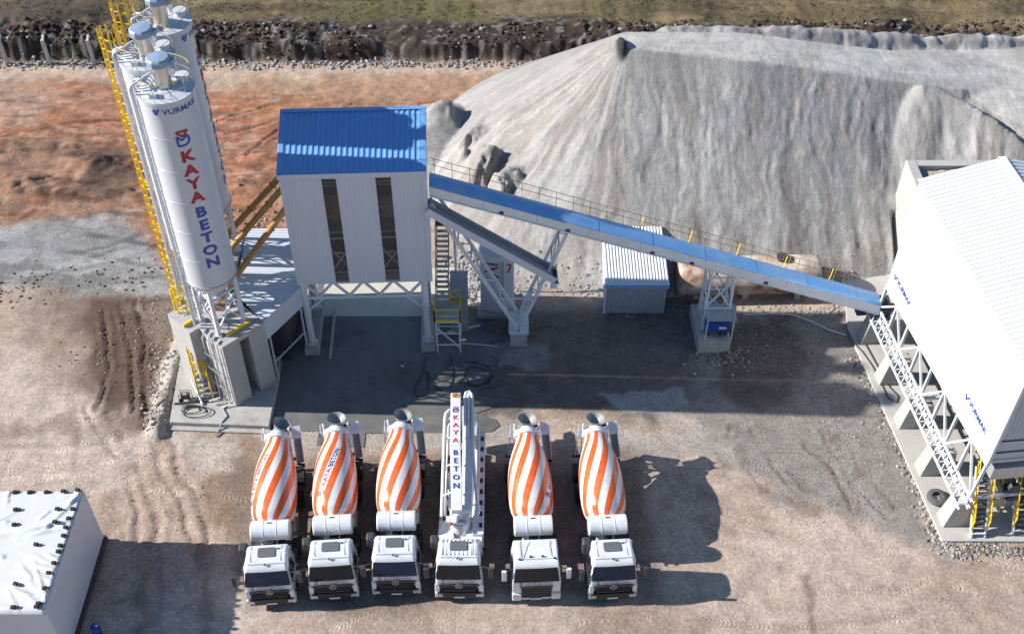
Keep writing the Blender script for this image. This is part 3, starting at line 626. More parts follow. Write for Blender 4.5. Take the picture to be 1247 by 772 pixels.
# deck, legs, trusses
mb=MB(); mb.box(.1,WD-.1,.1,DP-.1,ZB+.02,ZB+.12,M['steelw']); L_(mb,'deck')
for x in (.12,WD-.42):
    for y in (.22,DP-.3):
        mb=MB(); mb.tube((x,y,.5),(x,y,ZB),.21,M['steelw'],14); mb.tube((x,y,.5),(x,y,.56),.36,M['steelw'],14)
        for a in range(4): mb.tube((x+.27*math.cos(a*1.57+.8),y+.27*math.sin(a*1.57+.8),.56),(x+.27*math.cos(a*1.57+.8),y+.27*math.sin(a*1.57+.8),.64),.04,M['grey'],6)
        L_(mb,'leg',smooth=40)
for y in (.22,DP-.3):
    mb=MB(); mb.bar((.12,y,4.32),(WD-.42,y,4.32),.18,.2,M['steelw']); mb.bar((.12,y,ZB-.08),(WD-.42,y,ZB-.08),.18,.16,M['steelw'])
    k=8; xx=[.15+(WD-.6)*i/k for i in range(k+1)]
    for i in range(k):
        za,zb=(ZB-.1,4.4) if i%2==0 else (4.4,ZB-.1); mb.bar((xx[i],y,za),(xx[i+1],y,zb),.13,.13,M['steelw'],up=(0,1,0))
    mb.bar((.2,y,3.2),(1.3,y,4.3),.13,.13,M['steelw'],up=(0,1,0)); mb.bar((WD-.5,y,3.2),(WD-1.6,y,4.3),.13,.13,M['steelw'],up=(0,1,0)); L_(mb,'truss')
mb=MB()
for x in (.12,WD-.42):
    mb.bar((x,.3,4.32),(x,DP-.4,4.32),.14,.14,M['steelw']); mb.bar((x,.3,1.2),(x,DP-.4,4.3),.1,.1,M['steelw'],up=(1,0,0)); mb.bar((x+.02,.3,4.3),(x+.02,DP-.4,1.2),.1,.1,M['steelw'],up=(1,0,0))
L_(mb,'brace')
mb=MB(); mb.lathe([(.75,.62),(.75,.35),(.42,0),(.34,-.25),(.3,-.25),(.3,.6)],M['black'],20,(WD*.5+.15,1.3,4.9)); mb.tube((WD*.5-.0,1.1,4.2),(WD*.5,1.1,5.5),.02,M['hose'],6); L_(mb,'discharge_spout',smooth=40)
# concrete footings of the legs
def w2(x,y):
    c,s=math.cos(ta),math.sin(ta); return (T.x+x*c-y*s,T.y+x*s+y*c)
for (x,lab) in ((.12,'long concrete plinth under the left legs of the batching tower'),(WD-.42,'long concrete plinth under the right legs of the batching tower')):
    c=[w2(x-.45,-.5),w2(x+.45,-.5),w2(x+.45,DP+.3),w2(x-.45,DP+.3)]
    mb=MB(); mb.ext([(a,b,-.1) for a,b in c],(0,0,.58),M['conc']); tag(mb.build('concrete_plinth',bevel=.03),lab,'plinth')
mb=MB(); a=w2(1.25,-.9); b=w2(1.25,DP-.3); mb.bar((a[0],a[1],.09),(b[0],b[1],.09),.16,.2,M['conc']); tag(mb.build('concrete_kerb',bevel=.02),'low concrete guide kerb in the driveway under the batching tower','kerb')
# ================================================================ silos
TX=R(30)
def silo(cx,cy,label,ladder=None,filt=(0,0),TX=R(30)):
    Rr=1.36; z0,z1=9.1,21.0
    t=thing('cement_silo',label,'silo',(cx,cy,5.43),0,'cement silos')
    mb=MB(); prof=[(Rr,z0)]
    for k in range(1,6):
        z=z0+(z1-z0)*k/6; prof+=[(Rr,z-.03),(Rr+.012,z-.02),(Rr+.012,z+.02),(Rr,z+.03)]
    prof+=[(Rr,z1)]; mb.lathe(prof,M['silo'],56,(cx,cy,0),caps=False); mb.lathe([(Rr-.02,z1+.10),(.05,z1+.32)],M['silo'],56,(cx,cy,0)); sh=mb.build('shell',t,smooth=30)
    mb=MB(); mb.lathe([(Rr+.01,z1-.05),(Rr+.05,z1-.05),(Rr+.05,z1+.12),(Rr-.05,z1+.12)],M['silo'],56,(cx,cy,0),caps=False); mb.lathe([(Rr-.02,z0-.02),(Rr+.05,z0-.02),(Rr+.05,z0+.1),(Rr,z0+.1)],M['galv'],56,(cx,cy,0),caps=False); mb.build('rim',t,smooth=30)
    mb=MB(); mb.lathe([(Rr-.03,z0),(.22,z0-1.75),(.22,z0-2.0)],M['silo'],40,(cx,cy,0)); mb.build('cone',t,smooth=40)
    # legs turned to the plinth
    a0=R(45); ps=[]
    for k in range(4):
        a=a0+R(90)*k+R(0); ps.append((cx+1.2*math.cos(a+R(45)*0-R(0)),cy+1.2*math.sin(a)))
    ps=[(cx+1.2*math.cos(R(q)),cy+1.2*math.sin(R(q))) for q in (0,90,180,270)]
    for x,y in ps:
        mb=MB(); mb.bar((x,y,5.43),(x,y,z0+.5),.2,.2,M['steelw'],up=(1,1,0)); mb.box(x-.2,x+.2,y-.2,y+.2,5.44,5.5,M['steelw']); mb.build('leg',t)
    mb=MB()
    for i in range(4):
        (xa,ya),(xb,yb)=ps[i],ps[(i+1)%4]
        mb.bar((xa,ya,5.7),(xb,yb,7.9),.08,.08,M['steelw']); mb.bar((xa,ya,7.9),(xb,yb,5.7),.07,.07,M['steelw']); mb.bar((xa,ya,8.1),(xb,yb,8.1),.12,.12,M['steelw'])
    mb.build('brace',t)
    mb=MB(); mb.box(cx-.3,cx+.3,cy-.25,cy+.25,6.4,6.65,M['ochre']); mb.tube((cx-.6,cy,6.5),(cx-.3,cy,6.5),.16,M['bluep'],12); mb.build('outlet_valve',t,smooth=40)
    # dust filter
    fx,fy=cx+filt[0],cy+filt[1]
    mb=MB(); mb.lathe([(.48,z1+.2),(.48,z1+.26),(.40,z1+.28),(.40,z1+1.35),(.45,z1+1.37),(.45,z1+1.42)],M['steel'],28,(fx,fy,0)); fl=mb.build('dust_filter',t,smooth=35)
    mb=MB(); mb.lathe([(.56,z1+1.42),(.60,z1+1.48),(.60,z1+1.72),(.52,z1+1.82),(.1,z1+1.86)],M['capblue'],10,(fx,fy,0)); mb.box(fx+.2,fx+.75,fy-.2,fy+.2,z1+1.45,z1+1.68,M['capblue']); mb.build('cap',fl,bevel=.03)
    mb=MB(); mb.lathe([(.3,z1+.15),(.3,z1+.42),(.34,z1+.44),(.34,z1+.5)],M['silo'],18,(cx+.75,cy+.55,0)); mb.tube((cx+.2,cy+.9,z1+.12),(cx+.2,cy+.9,z1+.5),.16,M['galv'],14); mb.box(cx-.5,cx-.15,cy-1.05,cy-.75,z1+.1,z1+.36,M['silo']); mb.build('roof_hatch',t,smooth=40)
    # roof railing
    mb=MB(); rr=Rr-.02
    for zr in (z1+.62,z1+1.12):
        pts=[(cx+rr*math.cos(R(q)),cy+rr*math.sin(R(q)),zr) for q in range(-200,141,10)]; mb.path(pts,.014,M['galv'] if zr<z1+1 else M['yellow'],5)
    for q in range(-200,141,34): mb.tube((cx+rr*math.cos(R(q)),cy+rr*math.sin(R(q)),z1+.1),(cx+rr*math.cos(R(q)),cy+rr*math.sin(R(q)),z1+1.12),.014,M['galv'],5)
    mb.build('roof_railing',t)
    # fill pipes on the sunny flank
    mb=MB()
    for k in range(4):
        a=R(176+k*9); x,y=cx+(Rr+.16+.07*(k%2))*math.cos(a),cy+(Rr+.16+.07*(k%2))*math.sin(a); zt=z1+.55+.05*k
        mb.path([(x,y,5.6),(x,y,zt-.3),(x+.06,y,zt-.08),(x+.25,y+.02,zt),(cx-.65,cy-.3+.25*k,zt-.02),(cx-.5,cy-.3+.25*k,z1+.2)],.055,M['steelw'] if k%2 else M['galv'],8)
    for z in np.arange(6.5,z1,1.05):
        a=R(188); mb.bar((cx+(Rr)*math.cos(R(172)),cy+Rr*math.sin(R(172)),z),(cx+(Rr+.25)*math.cos(R(172)),cy+(Rr+.25)*math.sin(R(172)),z),.03,.03,M['galv']); mb.bar((cx+(Rr+.24)*math.cos(R(170)),cy+(Rr+.24)*math.sin(R(170)),z),(cx+(Rr+.24)*math.cos(R(210)),cy+(Rr+.24)*math.sin(R(210)),z),.03,.03,M['galv'])
    mb.build('fill_pipe',t,smooth=50)
    # lettering on the face turned to the yard
    mb=MB()
    def on(zc):
        def f(x,y):
            a=-math.pi/2+TX+x/Rr; return (cx+(Rr+.018)*math.cos(a),cy+(Rr+.018)*math.sin(a),zc+y)
        return f
    put_text(mb,'VURMAK',.42,M['navy'],on(20.6),.014,1.1,.1,0,(.26,0))
    grid_poly(mb,[(-1.12,.12),(-.99,-.16),(-.8,.2)],M['navy'],on(20.6),.1); grid_poly(mb,[(-1.05,.2),(-.92,.02)],M['navy'],on(20.6),.08)
    emblem(mb,on(19.0),.8,M['red'],M['navy'])
    z=17.9
    for ch in 'KAYA': put_text(mb,ch,.88,M['red'],on(z),.042,1.12,.1); z-=.85
    z-=.12
    for ch in 'BETON': put_text(mb,ch,.88,M['navy'],on(z),.042,1.12,.1); z-=.86
    mb.build('lettering',t)
    if ladder is not None:
        la=R(ladder); ux,uy=math.cos(la),math.sin(la); px__,py__=-uy,ux; d0=Rr+.28; top=z1+1.15
        lx,ly=cx+ux*d0,cy+uy*d0
        mb=MB()
        for s in (-.22,.22): mb.tube((lx+px__*s,ly+py__*s,.5),(lx+px__*s,ly+py__*s,top),.022,M['yellow'],6)
        for z in np.arange(.7,top-.9,.32): mb.tube((lx-px__*.22,ly-py__*.22,z),(lx+px__*.22,ly+py__*.22,z),.014,M['yellow'],5)
        for z in np.arange(6,z1,2.4): mb.bar((lx,ly,z),(cx+ux*Rr,cy+uy*Rr,z),.06,.04,M['yellow'])
        ld=mb.build('ladder',t)
        mb=MB()
        for z in list(np.arange(2.6,top+.02,.62)):
            mb.path([(lx+px__*.5*math.cos(R(q))*1.0+ux*(  1.0*max(0,math.sin(R(q)))),ly+py__*.5*math.cos(R(q))+uy*(  1.0*max(0,math.sin(R(q)))),z) for q in range(0,181,20)],.03,M['yellow'],5)
        for q in (0,26,52,78,104,130,156,180):
            x=lx+px__*.5*math.cos(R(q))+ux*  1.0*max(0,math.sin(R(q))); y=ly+py__*.5*math.cos(R(q))+uy*  1.0*max(0,math.sin(R(q))); mb.bar((x,y,2.6),(x,y,top),.12,.014,M['yellow'],up=(ux,uy,0))
        mb.build('cage',t)
        for z in (7.2,9.4,12.6,16.9):
            mb=MB()
            mb.bar((lx+ux*.75,ly+uy*.75,z),(cx+ux*(Rr+.05),cy+uy*(Rr+.05),z),.85,.05,M['yellow'])
            for s in (-.42,.42): mb.bar((lx+ux*.75+px__*s,ly+uy*.75+py__*s,z+.5),(cx+ux*Rr+px__*s,cy+uy*Rr+py__*s,z+.5),.03,.03,M['yellow']); mb.bar((lx+ux*.75+px__*s,ly+uy*.75+py__*s,z),(lx+ux*.75+px__*s,ly+uy*.75+py__*s,z+1.0),.03,.03,M['yellow'])
            mb.build('landing',t)
    return t
silo(-16.6,46.8,'nearest white cement silo, its full red and blue lettering facing the yard')
silo(-18.1,49.6,'middle white cement silo half hidden behind the front lettered one',158,(.1,-.2))
silo(-17.95,52.85,'rearmost white cement silo, highest in the photo, nearest the field',176,(0,-.35),R(96))
# ================================================================ raised concrete plinth of the silos
d=Vector((1,1,0)).normalized(); nrm=Vector((-1,1,0)).normalized(); Cc=Vector((-16.26,44.60,0))
mb=MB(); c=M['concb']; BL,BD,BH=2.88,2.25,5.42
def pv(a,b,z): return tuple(Cc+d*a+nrm*b+Vector((0,0,z)))
def blk(a0,a1,b0,b1,z0,z1,m=c): mb.ext([pv(a0,b0,z0),pv(a1,b0,z0),pv(a1,b1,z0),pv(a0,b1,z0)],(0,0,z1-z0),m)
blk(0,1.12,0,BD,0,5.1); blk(1.75,BL,0,BD,0,5.1); blk(1.12,1.75,1.1,BD,0,5.1); blk(0,BL,0,BD+.0,5.103,BH)
blk(-.66,BL,BD+.003,4.5,0,BH-.004)
mb.box(-19.45,-16.62,48.55,54.3,.2,BH-.012,c)
tag(mb.build('silo_plinth',bevel=.02),'tall grey cast concrete plinth with a dark recess, carrying the silos','plinth')
# stair from plinth to slab
st=thing('plinth_stair','yellow railed steel stair climbing the sunlit flank of the silo plinth','stair',(-18.9,45.6,.43))
A=Vector((-18.15,45.2,.45)); B=Vector((-19.35,48.3,5.4))
mb=MB()
for s in (-.35,.35): mb.bar(A+Vector((s,0,0)),B+Vector((s,0,0)),.06,.22,M['steelw'])
mb.build('stringer',st)
mb=MB()
for k in range(1,18):
    p=A.lerp(B,k/18); mb.box(p.x-.33,p.x+.33,p.y-.1,p.y+.14,p.z-.02,p.z+.02,M['galv'])
mb.build('treads',st)
mb=MB()
for s in (-.4,.4):
    for h in (.12,.55,1.05): mb.tube(A+Vector((s,0,h)),B+Vector((s,0,h)),.055,M['yellow'],6)
    for k in range(7): p=A.lerp(B,k/6); mb.tube(p+Vector((s,0,0)),p+Vector((s,0,1.05)),.045,M['yellow'],6)
mb.build('handrail',st)
mb=MB()
for k in range(9):
    p=A.lerp(B,.06+k*.11); mb.path([p+Vector((.4*math.cos(R(q)),0,1.05+.75*math.sin(R(q)))) for q in range(0,181,30)],.04,M['yellow'],5)
for q in (50,90,130): mb.tube(A.lerp(B,.06)+Vector((.4*math.cos(R(q)),0,1.05+.75*math.sin(R(q)))),A.lerp(B,.94)+Vector((.4*math.cos(R(q)),0,1.05+.75*math.sin(R(q)))),.035,M['yellow'],5)
mb.build('cage',st)
# yellow guard rail on the plinth edge
mb=MB()
e=[pv(.7,.55,BH),pv(2.3,.55,BH)]; mb.bar((e[0][0],e[0][1],BH+.09),(e[1][0],e[1][1],BH+.09),.14,.16,M['yellow']); tag(mb.build('kick_board'),'yellow kick board on the plinth top between the front silo legs','kick board'); mb=MB()
f=[pv(-.6,2.9,BH),pv(.2,2.9,BH)]; mb.bar((f[0][0],f[0][1],BH+.12),(f[1][0],f[1][1],BH+.12),.12,.2,M['yellow'])
tag(mb.build('kick_board'),'short yellow kick board at the top of the plinth stair','kick board')
# welding set and scrap on the base
g=thing('generator_set','small dark portable generator on the concrete base by the silo stair','generator',(-19.35,45.1,.43))
mb=MB(); mb.box(-19.6,-19.1,44.95,45.3,.62,.98,M['dkgrey']); mb.build('body',g,bevel=.04)
mb=MB()
for y in (44.93,45.32): mb.path([(-19.68,y,.45),(-19.68,y,1.05),(-19.02,y,1.05),(-19.02,y,.45)],.025,M['black'],6)
mb.build('tube_frame',g)
mb=MB(); mb.lathe([(.03,0),(.14,.0),(.14,.08),(.03,.08)],M['black'],14,(-19.6,44.9,.57),axis=(0,1,0)); mb.build('wheel',g)
mb=MB(); mb.box(-19.47,-19.25,45.0,45.2,.985,1.0,M['galv']); mb.build('panel',g)
mb=MB(); mb.bar((-20.0,44.75,.5),(-17.9,45.0,.5),.08,.08,M['dkgrey']); tag(mb.build('steel_bar'),'loose dark steel bar lying on the concrete base beside the generator','steel bar')
mb=MB(); mb.tube((-19.2,46.3,.9),(-18.3,44.7,.5),.07,M['steelw'],10); tag(mb.build('pipe_offcut',smooth=40),'loose white pipe leaning across the concrete base','pipe')
mb=MB()
for (cx_,cy_,r_) in ((-18.9,44.3,.45),(-18.6,44.1,.6)):
    mb.path([(cx_+r_*math.cos(q*.35)*(1+.03*q),cy_+.7*r_*math.sin(q*.35),.47+.004*q) for q in range(0,26)],.03,M['hose'],5)
tag(mb.build('cable_coil',smooth=60),'coil of black cable on the concrete base in front of the generator','cable')
mb=MB(); mb.path([(-16.9,44.9,.47),(-17.0,44.3,.47),(-16.7,43.8,.47),(-16.95,43.35,.46),(-17.0,43.22,.3),(-17.1,43.0,.15),(-17.2,42.6,.06)],.05,M['grey'],6); tag(mb.build('drain_hose',smooth=60),'grey hose drooping over the front edge of the concrete base','hose')
# ================================================================ augers from silos to tower
def auger(a,b,label):
    t=thing('screw_conveyor',label,'screw conveyor',a,0,'augers from silos to tower'); a=Vector(a); b=Vector(b)
    mb=MB(); mb.tube(a,b,.19,M['ochre'],16); 
    for k in (0.02,.35,.65,.98): p=a.lerp(b,k); q=a.lerp(b,k+.012); mb.tube(p,q,.25,M['ochre'],16)
    mb.build('tube',t,smooth=40)
    dd=(b-a).normalized(); mb=MB(); mb.tube(a-dd*.7,a-dd*.02,.17,M['bluep'],12); mb.build('motor',t,smooth=40)
    mb=MB()
    for k in (.25,.5,.75): p=a.lerp(b,k); mb.tube(p,p+Vector((0,0,.45)),.03,M['ochre'],6)
    mb.build('lifting_lug',t)
auger((-16.9,47.6,6.2),(-12.5,53.0,9.9),'ochre auger tube from the nearest silo, lowest and nearest of three')
auger((-17.6,50.3,6.3),(-12.5,53.7,10.9),'middle one of three ochre auger tubes running to the tower')
auger((-17.4,53.0,6.4),(-12.5,54.3,11.4),'uppermost of three ochre auger tubes, farthest from the yard')
# ================================================================ low shed roof between plinth and tower
cs=thing('lean_to','low white ribbed roof shelter on thin legs between silos and tower','shelter',(-14.3,49.5,0))
rp=[(-14.32,46.72),(-12.55,49.62),(-12.95,55.0),(-16.6,55.0),(-16.3,49.2)]; rz_=5.35
mb=MB(); mb.ext([(x,y,rz_-.06) for x,y in rp],(0,0,.06),M['clad'])
for k in range(34):     # ribs, running west to east, clipped to the outline
    y=46.9+k*.24; xsn=[]
    for (x1,y1),(x2,y2) in zip(rp,rp[1:]+rp[:1]):
        if (y1<=y<y2) or (y2<=y<y1): xsn.append(x1+(y-y1)*(x2-x1)/(y2-y1))
    if len(xsn)==2 and abs(xsn[0]-xsn[1])>.2: mb.bar((min(xsn)+.02,y,rz_+.015),(max(xsn)-.02,y,rz_+.015),.07,.034,M['clad'])
mb.build('roof',cs)
mb=MB(); mb.ext([(rp[0][0],rp[0][1],3.85),(rp[1][0],rp[1][1],3.85),(rp[1][0]-.05,rp[1][1]+.03,3.85),(rp[0][0]-.05,rp[0][1]+.03,3.85)],(0,0,1.47),M['clad']); mb.build('fascia',cs)
for x,y in ((-14.2,47.1),(-12.75,49.6),(-13.2,54.7)):
    mb=MB(); mb.bar((x,y,0),(x,y,3.9 if y<54 else 5.28),.09,.09,M['steelw']); mb.build('leg',cs)
mb=MB(); mb.bar((-14.2,47.1,1.6),(-12.75,49.6,1.6),.07,.07,M['steelw']); mb.box(-15.8,-13.62,48.7,54.6,.05,5.2,M['dkgrey']); mb.build('sun_block_box',cs)  # dark box enlarged to keep sun specks off the ground under the tower
# ================================================================ belt conveyor
bc=thing('belt_conveyor','long covered belt conveyor with a blue hood, sloping from the tower to the white bin','conveyor',(8,51,6))
xa,xb=-4.62,22.55
def cz(x): return 12.42+(x+4.9)*(3.02-12.42)/(22.6+4.9)
def cp(x,y,dz): return (x,y,cz(x)+dz)
mb=MB(); n=17; y0,y1=50.38,51.62
arc=[(y0,-.0),(y0+.12,.10),(y0+.38,.17),(51.0,.2),(y1-.38,.17),(y1-.12,.10),(y1,0)]
for i in range(n):
    a=xa+(xb-xa)*i/n; b=xa+(xb-xa)*(i+1)/n; o=.012 if i%2 else 0
    vs=[cp(a,y,h+o) for y,h in arc]+[cp(b+.03,y,h+o) for y,h in arc]; k=len(arc)
    mb.add(vs,[(j,j+1,k+j+1,k+j) for j in range(k-1)],M['hood'])
mb.build('hood',bc,smooth=40)
mb=MB()
for y in (y0-.02,y1-.02):
    for i in range(9):
        a=xa+(xb-xa)*i/9; b=xa+(xb-xa)*(i+1)/9-.015; mb.ext([cp(a,y,-.6),cp(b,y,-.6),cp(b,y,-.015),cp(a,y,-.015)],(0,.04,0),M['white'])
mb.build('side_panel',bc)
mb=MB()
for y in (y0-.03,y1+.03): mb.bar(cp(xa,y,-.63),cp(xb,y,-.63),.1,.08,M['steelw'])
for i in range(28): a=xa+.4+i*.97; mb.bar(cp(a,y0,-.76),cp(a,y1,-.76),.07,.07,M['steelw'])
mb.ext([cp(xa,y0+.05,-.70),cp(xb,y0+.05,-.70),cp(xb,y1-.05,-.70),cp(xa,y1-.05,-.70)],(0,0,.03),M['black']); mb.build('frame',bc)
mb=MB(); 
for fx in (-.6,3.2,8.2,10.6,15.2): q=cp(fx,y0-.035,-.52); mb.lathe([(.02,-.04),(.13,-.03),(.13,.02),(.02,.03)],M['dkgrey'],12,q,axis=(0,1,0))
mb.build('inspection_port',bc)
mb=MB(); mb.ext([cp(xa,y1+.06,-.62),cp(xb-1.5,y1+.06,-.62),cp(xb-1.5,y1+.75,-.62),cp(xa,y1+.75,-.62)],(0,0,.04),M['galv']); mb.build('walkway',bc)
mb=MB()
for h in (.0,.45): mb.tube(cp(xa,y1+.75,h),cp(xb-1.5,y1+.75,h),.017,M['ochre'],6)
for i in range(26):
    a=xa+.2+i*1.0; mb.tube(cp(a,y1+.75,-.62),cp(a,y1+.75,.45),.017,M['ochre'],6)
    if i>9 and i%3==0: mb.bar(cp(a-.1,y1+.3,-.58),cp(a+.2,y1+.72,.4),.05,.04,M['yellow']); mb.bar(cp(a+.1,y1+.3,-.58),cp(a+.4,y1+.72,.4),.03,.04,M['yellow'])
mb.build('railing',bc)
mb=MB(); mb.box(xb-.05,xb+.75,50.45,51.55,cz(xb)-1.0,cz(xb)-.15,M['dkgrey']); mb.build('tail_box',bc)
# V trestle
vt=thing('conveyor_trestle','white V shaped lattice trestle under the upper conveyor, standing on a concrete block','trestle',(.42,50.9,1.0))
base=Vector((.42,0,1.05)); zt1=cz(3.1)-.75
def lat(p0,p1,w0=.09):
    mb=MB(); A0,A1=Vector((p0[0],50.25,p0[1])),Vector((p1[0],50.25,p1[1])); B0,B1=Vector((p0[0],51.75,p0[1])),Vector((p1[0],51.75,p1[1]))
    mb.bar(A0,A1,.17,.17,M['steelw']); mb.bar(B0,B1,.17,.17,M['steelw']); k=7
    for i in range(k):
        t0,t1=i/k,(i+1)/k; mb.bar(A0.lerp(A1,t1),B0.lerp(B1,t1),w0,w0,M['steelw']); 
        mb.bar(A0.lerp(A1,t0) if i%2 else B0.lerp(B1,t0),B0.lerp(B1,t1) if i%2 else A0.lerp(A1,t1),w0*.8,w0*.8,M['steelw'])
    return mb
lat((.42,1.05),(3.12,zt1)).build('leg',vt); lat((.42,1.05),(-4.55,11.2)).build('leg',vt)
mb=MB(); mb.box(-.2,1.05,50.0,52.0,1.0,1.06,M['steelw']); mb.bar((-1.0,50.2,3.9),(1.5,50.2,3.9),.07,.07,M['steelw']); mb.build('base_plate',vt)
mb=MB(); mb.box(-.12,.95,49.95,52.2,-.1,1.0,M['conc']); tag(mb.build('concrete_block',bevel=.03),'grey concrete block under the foot of the V trestle','concrete block')
# trough chute
ch=thing('trough_conveyor','open grey trough conveyor sloping down below the blue hooded one','trough conveyor',(-1,50,8))
A=Vector((-4.75,50.0,11.25)); B=Vector((2.55,50.0,5.95)); dd=(B-A).normalized()
mb=MB()
for y,h in ((49.5,.32),(50.5,.32)): mb.bar(A+Vector((0,y-50,0)),B+Vector((0,y-50,0)),.05,.44,M['grey'] if y>50 else M['clad'])
mb.bar(A+Vector((0,0,-.2)),B+Vector((0,0,-.2)),.95,.04,M['grey']); mb.build('trough',ch)
mb=MB(); mb.bar(A+Vector((0,0,-.08)),B+Vector((0,0,-.08)),.8,.03,M['beltg']); mb.build('belt',ch)
mb=MB(); mb.tube(B+Vector((.0,-.45,-.05)),B+Vector((0,.45,-.05)),.16,M['dkgrey'],14); mb.box(B.x-.3,B.x+.1,49.4,49.46,B.z-.5,B.z-.1,M['clad']); mb.build('head_drum',ch)
# lattice tower under the lower conveyor
lt=thing('lattice_tower','small white lattice tower carrying the lower conveyor beside the pump shelter','lattice tower',(12.6,51.4,.9))
ztw=cz(12.6)-.78; q=[(11.85,50.5),(13.4,50.5),(13.4,52.2),(11.85,52.2)]
mb=MB()
for x,y in q: mb.bar((x,y,.9),(12.6+(x-12.6)*.9,y,ztw-(x-12.6)*.34*.9),.12,.12,M['steelw'])
mb.build('post',lt)
mb=MB()
for i in range(4):
    (x1,y1),(x2,y2)=q[i],q[(i+1)%4]
    for z1,z2 in ((1.0,2.8),(2.8,ztw-.35)):
        mb.bar((x1,y1,z1),(x2,y2,z2),.07,.07,M['steelw']); mb.bar((x2,y2,z1),(x1,y1,z2),.07,.07,M['steelw']); mb.bar((x1,y1,z2),(x2,y2,z2),.07,.07,M['steelw'])
mb.build('brace',lt)
# plinth and pump shelter
mb=MB(); mb.ext([(11.55,49.35,-.1),(13.55,49.45,-.1),(13.5,52.8,-.1),(11.4,52.8,-.1)],(0,0,1.0),M['conc']); tag(mb.build('concrete_block',bevel=.03),'concrete block carrying the pump shelter and the lattice tower','concrete block')
ps=thing('pump_shelter','little canopy of galvanised sheet on four posts over a blue machine','shelter',(12.75,50,.9))
mb=MB(); mb.corr((11.85,49.5,2.62),(1,0,0),(0,1,.12),1.85,1.35,.2,.03,M['galv'],(0,0,1)); mb.build('roof',ps)
for x in (11.95,13.55):
    for y in (49.62,50.75): mb=MB(); mb.bar((x,y,.9),(x,y,2.62+(y-49.5)*.12),.06,.06,M['steelw']); mb.build('post',ps)
pm=thing('blue_pump','blue boxed machine with a white plate, under the little canopy','machine',(12.75,50.1,.9))
mb=MB(); mb.box(11.98,13.45,49.85,50.6,1.35,2.05,M['bluep']); mb.build('housing',pm,bevel=.03)
mb=MB(); mb.box(12.75,13.2,49.838,49.848,1.62,1.8,M['plate']); mb.build('plate',pm)
mb=MB()
for x in (12.15,13.2): mb.box(x,x+.14,49.95,50.5,.9,1.35,M['dkgrey'])
mb.tube((12.9,49.75,1.1),(12.9,50.1,1.1),.12,M['dkgrey'],12); mb.build('feet',pm)
# ================================================================ stair tower beside the batching tower
stt=thing('stair_tower','white framed access stair with a yellow railed landing, right of the batching tower','stair',(-3.85,50,0))
mb=MB(); zl=2.75
for x in (-4.62,-3.2):
    for y in (49.4,51.0): mb.bar((x,y,0),(x,y,zl),.09,.09,M['steelw'])
for z in (.7,1.7,zl-.1):
    mb.bar((-4.62,49.4,z),(-3.2,49.4,z),.07,.07,M['steelw']); mb.bar((-4.62,51,z),(-3.2,51,z),.07,.07,M['steelw']); mb.bar((-3.2,49.4,z),(-3.2,51,z),.07,.07,M['steelw'])
mb.bar((-4.6,49.38,2.2),(-3.25,49.38,.5),.08,.06,M['steelw'],up=(0,1,0)); mb.bar((-4.55,51.0,2.6),(-3.25,51,.9),.08,.06,M['steelw'],up=(0,1,0)); mb.build('frame',stt)
mb=MB(); mb.box(-4.7,-3.12,49.3,51.1,zl,zl+.06,M['galv']); mb.build('landing',stt)
mb=MB()
for pa,pb in (((-4.7,49.3),(-3.12,49.3)),((-3.12,49.3),(-3.12,51.1)),((-4.7,49.3),(-4.7,50.4)),((-3.8,50.9),(-3.12,51.1))):
    for h in (.12,.55,1.05): mb.bar((*pa,zl+h),(*pb,zl+h),.06 if h>.2 else .03,.05 if h>.2 else .16,M['yellow'])
    for p in (pa,pb): mb.bar((*p,zl),(*p,zl+1.05),.08,.08,M['yellow'])
mb.build('guard_rail',stt)
A=Vector((-4.25,50.6,zl+.05)); B=Vector((-4.25,54.0,6.4))
mb=MB()
for s in (-.36,.36): mb.bar(A+Vector((s,0,0)),B+Vector((s,0,0)),.05,.24,M['grey'])
mb.build('stringer',stt)
mb=MB()
for k in range(1,16): p=A.lerp(B,k/16); mb.box(p.x-.34,p.x+.34,p.y-.12,p.y+.12,p.z-.02,p.z+.02,M['galv'])
mb.build('treads',stt)
mb=MB()
for s in (-.4,.4):
    mb.tube(A+Vector((s,0,1)),B+Vector((s,0,1)),.03,M['ochre'],6)
    for k in range(5): p=A.lerp(B,k/4); mb.tube(p+Vector((s,0,0)),p+Vector((s,0,1)),.025,M['ochre'],6)
mb.build('handrail',stt)
mb=MB(); mb.box(-4.75,-3.55,54.0,55.2,6.35,6.45,M['grey']); mb.box(-4.7,-3.6,54.05,54.1,6.45,7.4,M['dkgrey']); mb.bar((-3.6,54.2,0),(-3.6,54.2,6.35),.1,.1,M['steelw']); mb.bar((-3.6,55.1,0),(-3.6,55.1,6.35),.1,.1,M['steelw']); mb.build('upper_landing',stt)
mb=MB(); mb.ext([(-3.85,51.2,0),(-2.75,51.2,0),(-2.85,53.6,0),(-3.85,53.6,0)],(0,0,2.9),M['galv']); mb.ext([(-3.9,51.15,2.9),(-2.7,51.15,2.9),(-2.8,53.7,2.95),(-3.9,53.7,2.95)],(0,0,.07),M['grey']); tag(mb.build('switch_cabinet',bevel=.02),'grey steel cabinet close beside the access stair','cabinet')
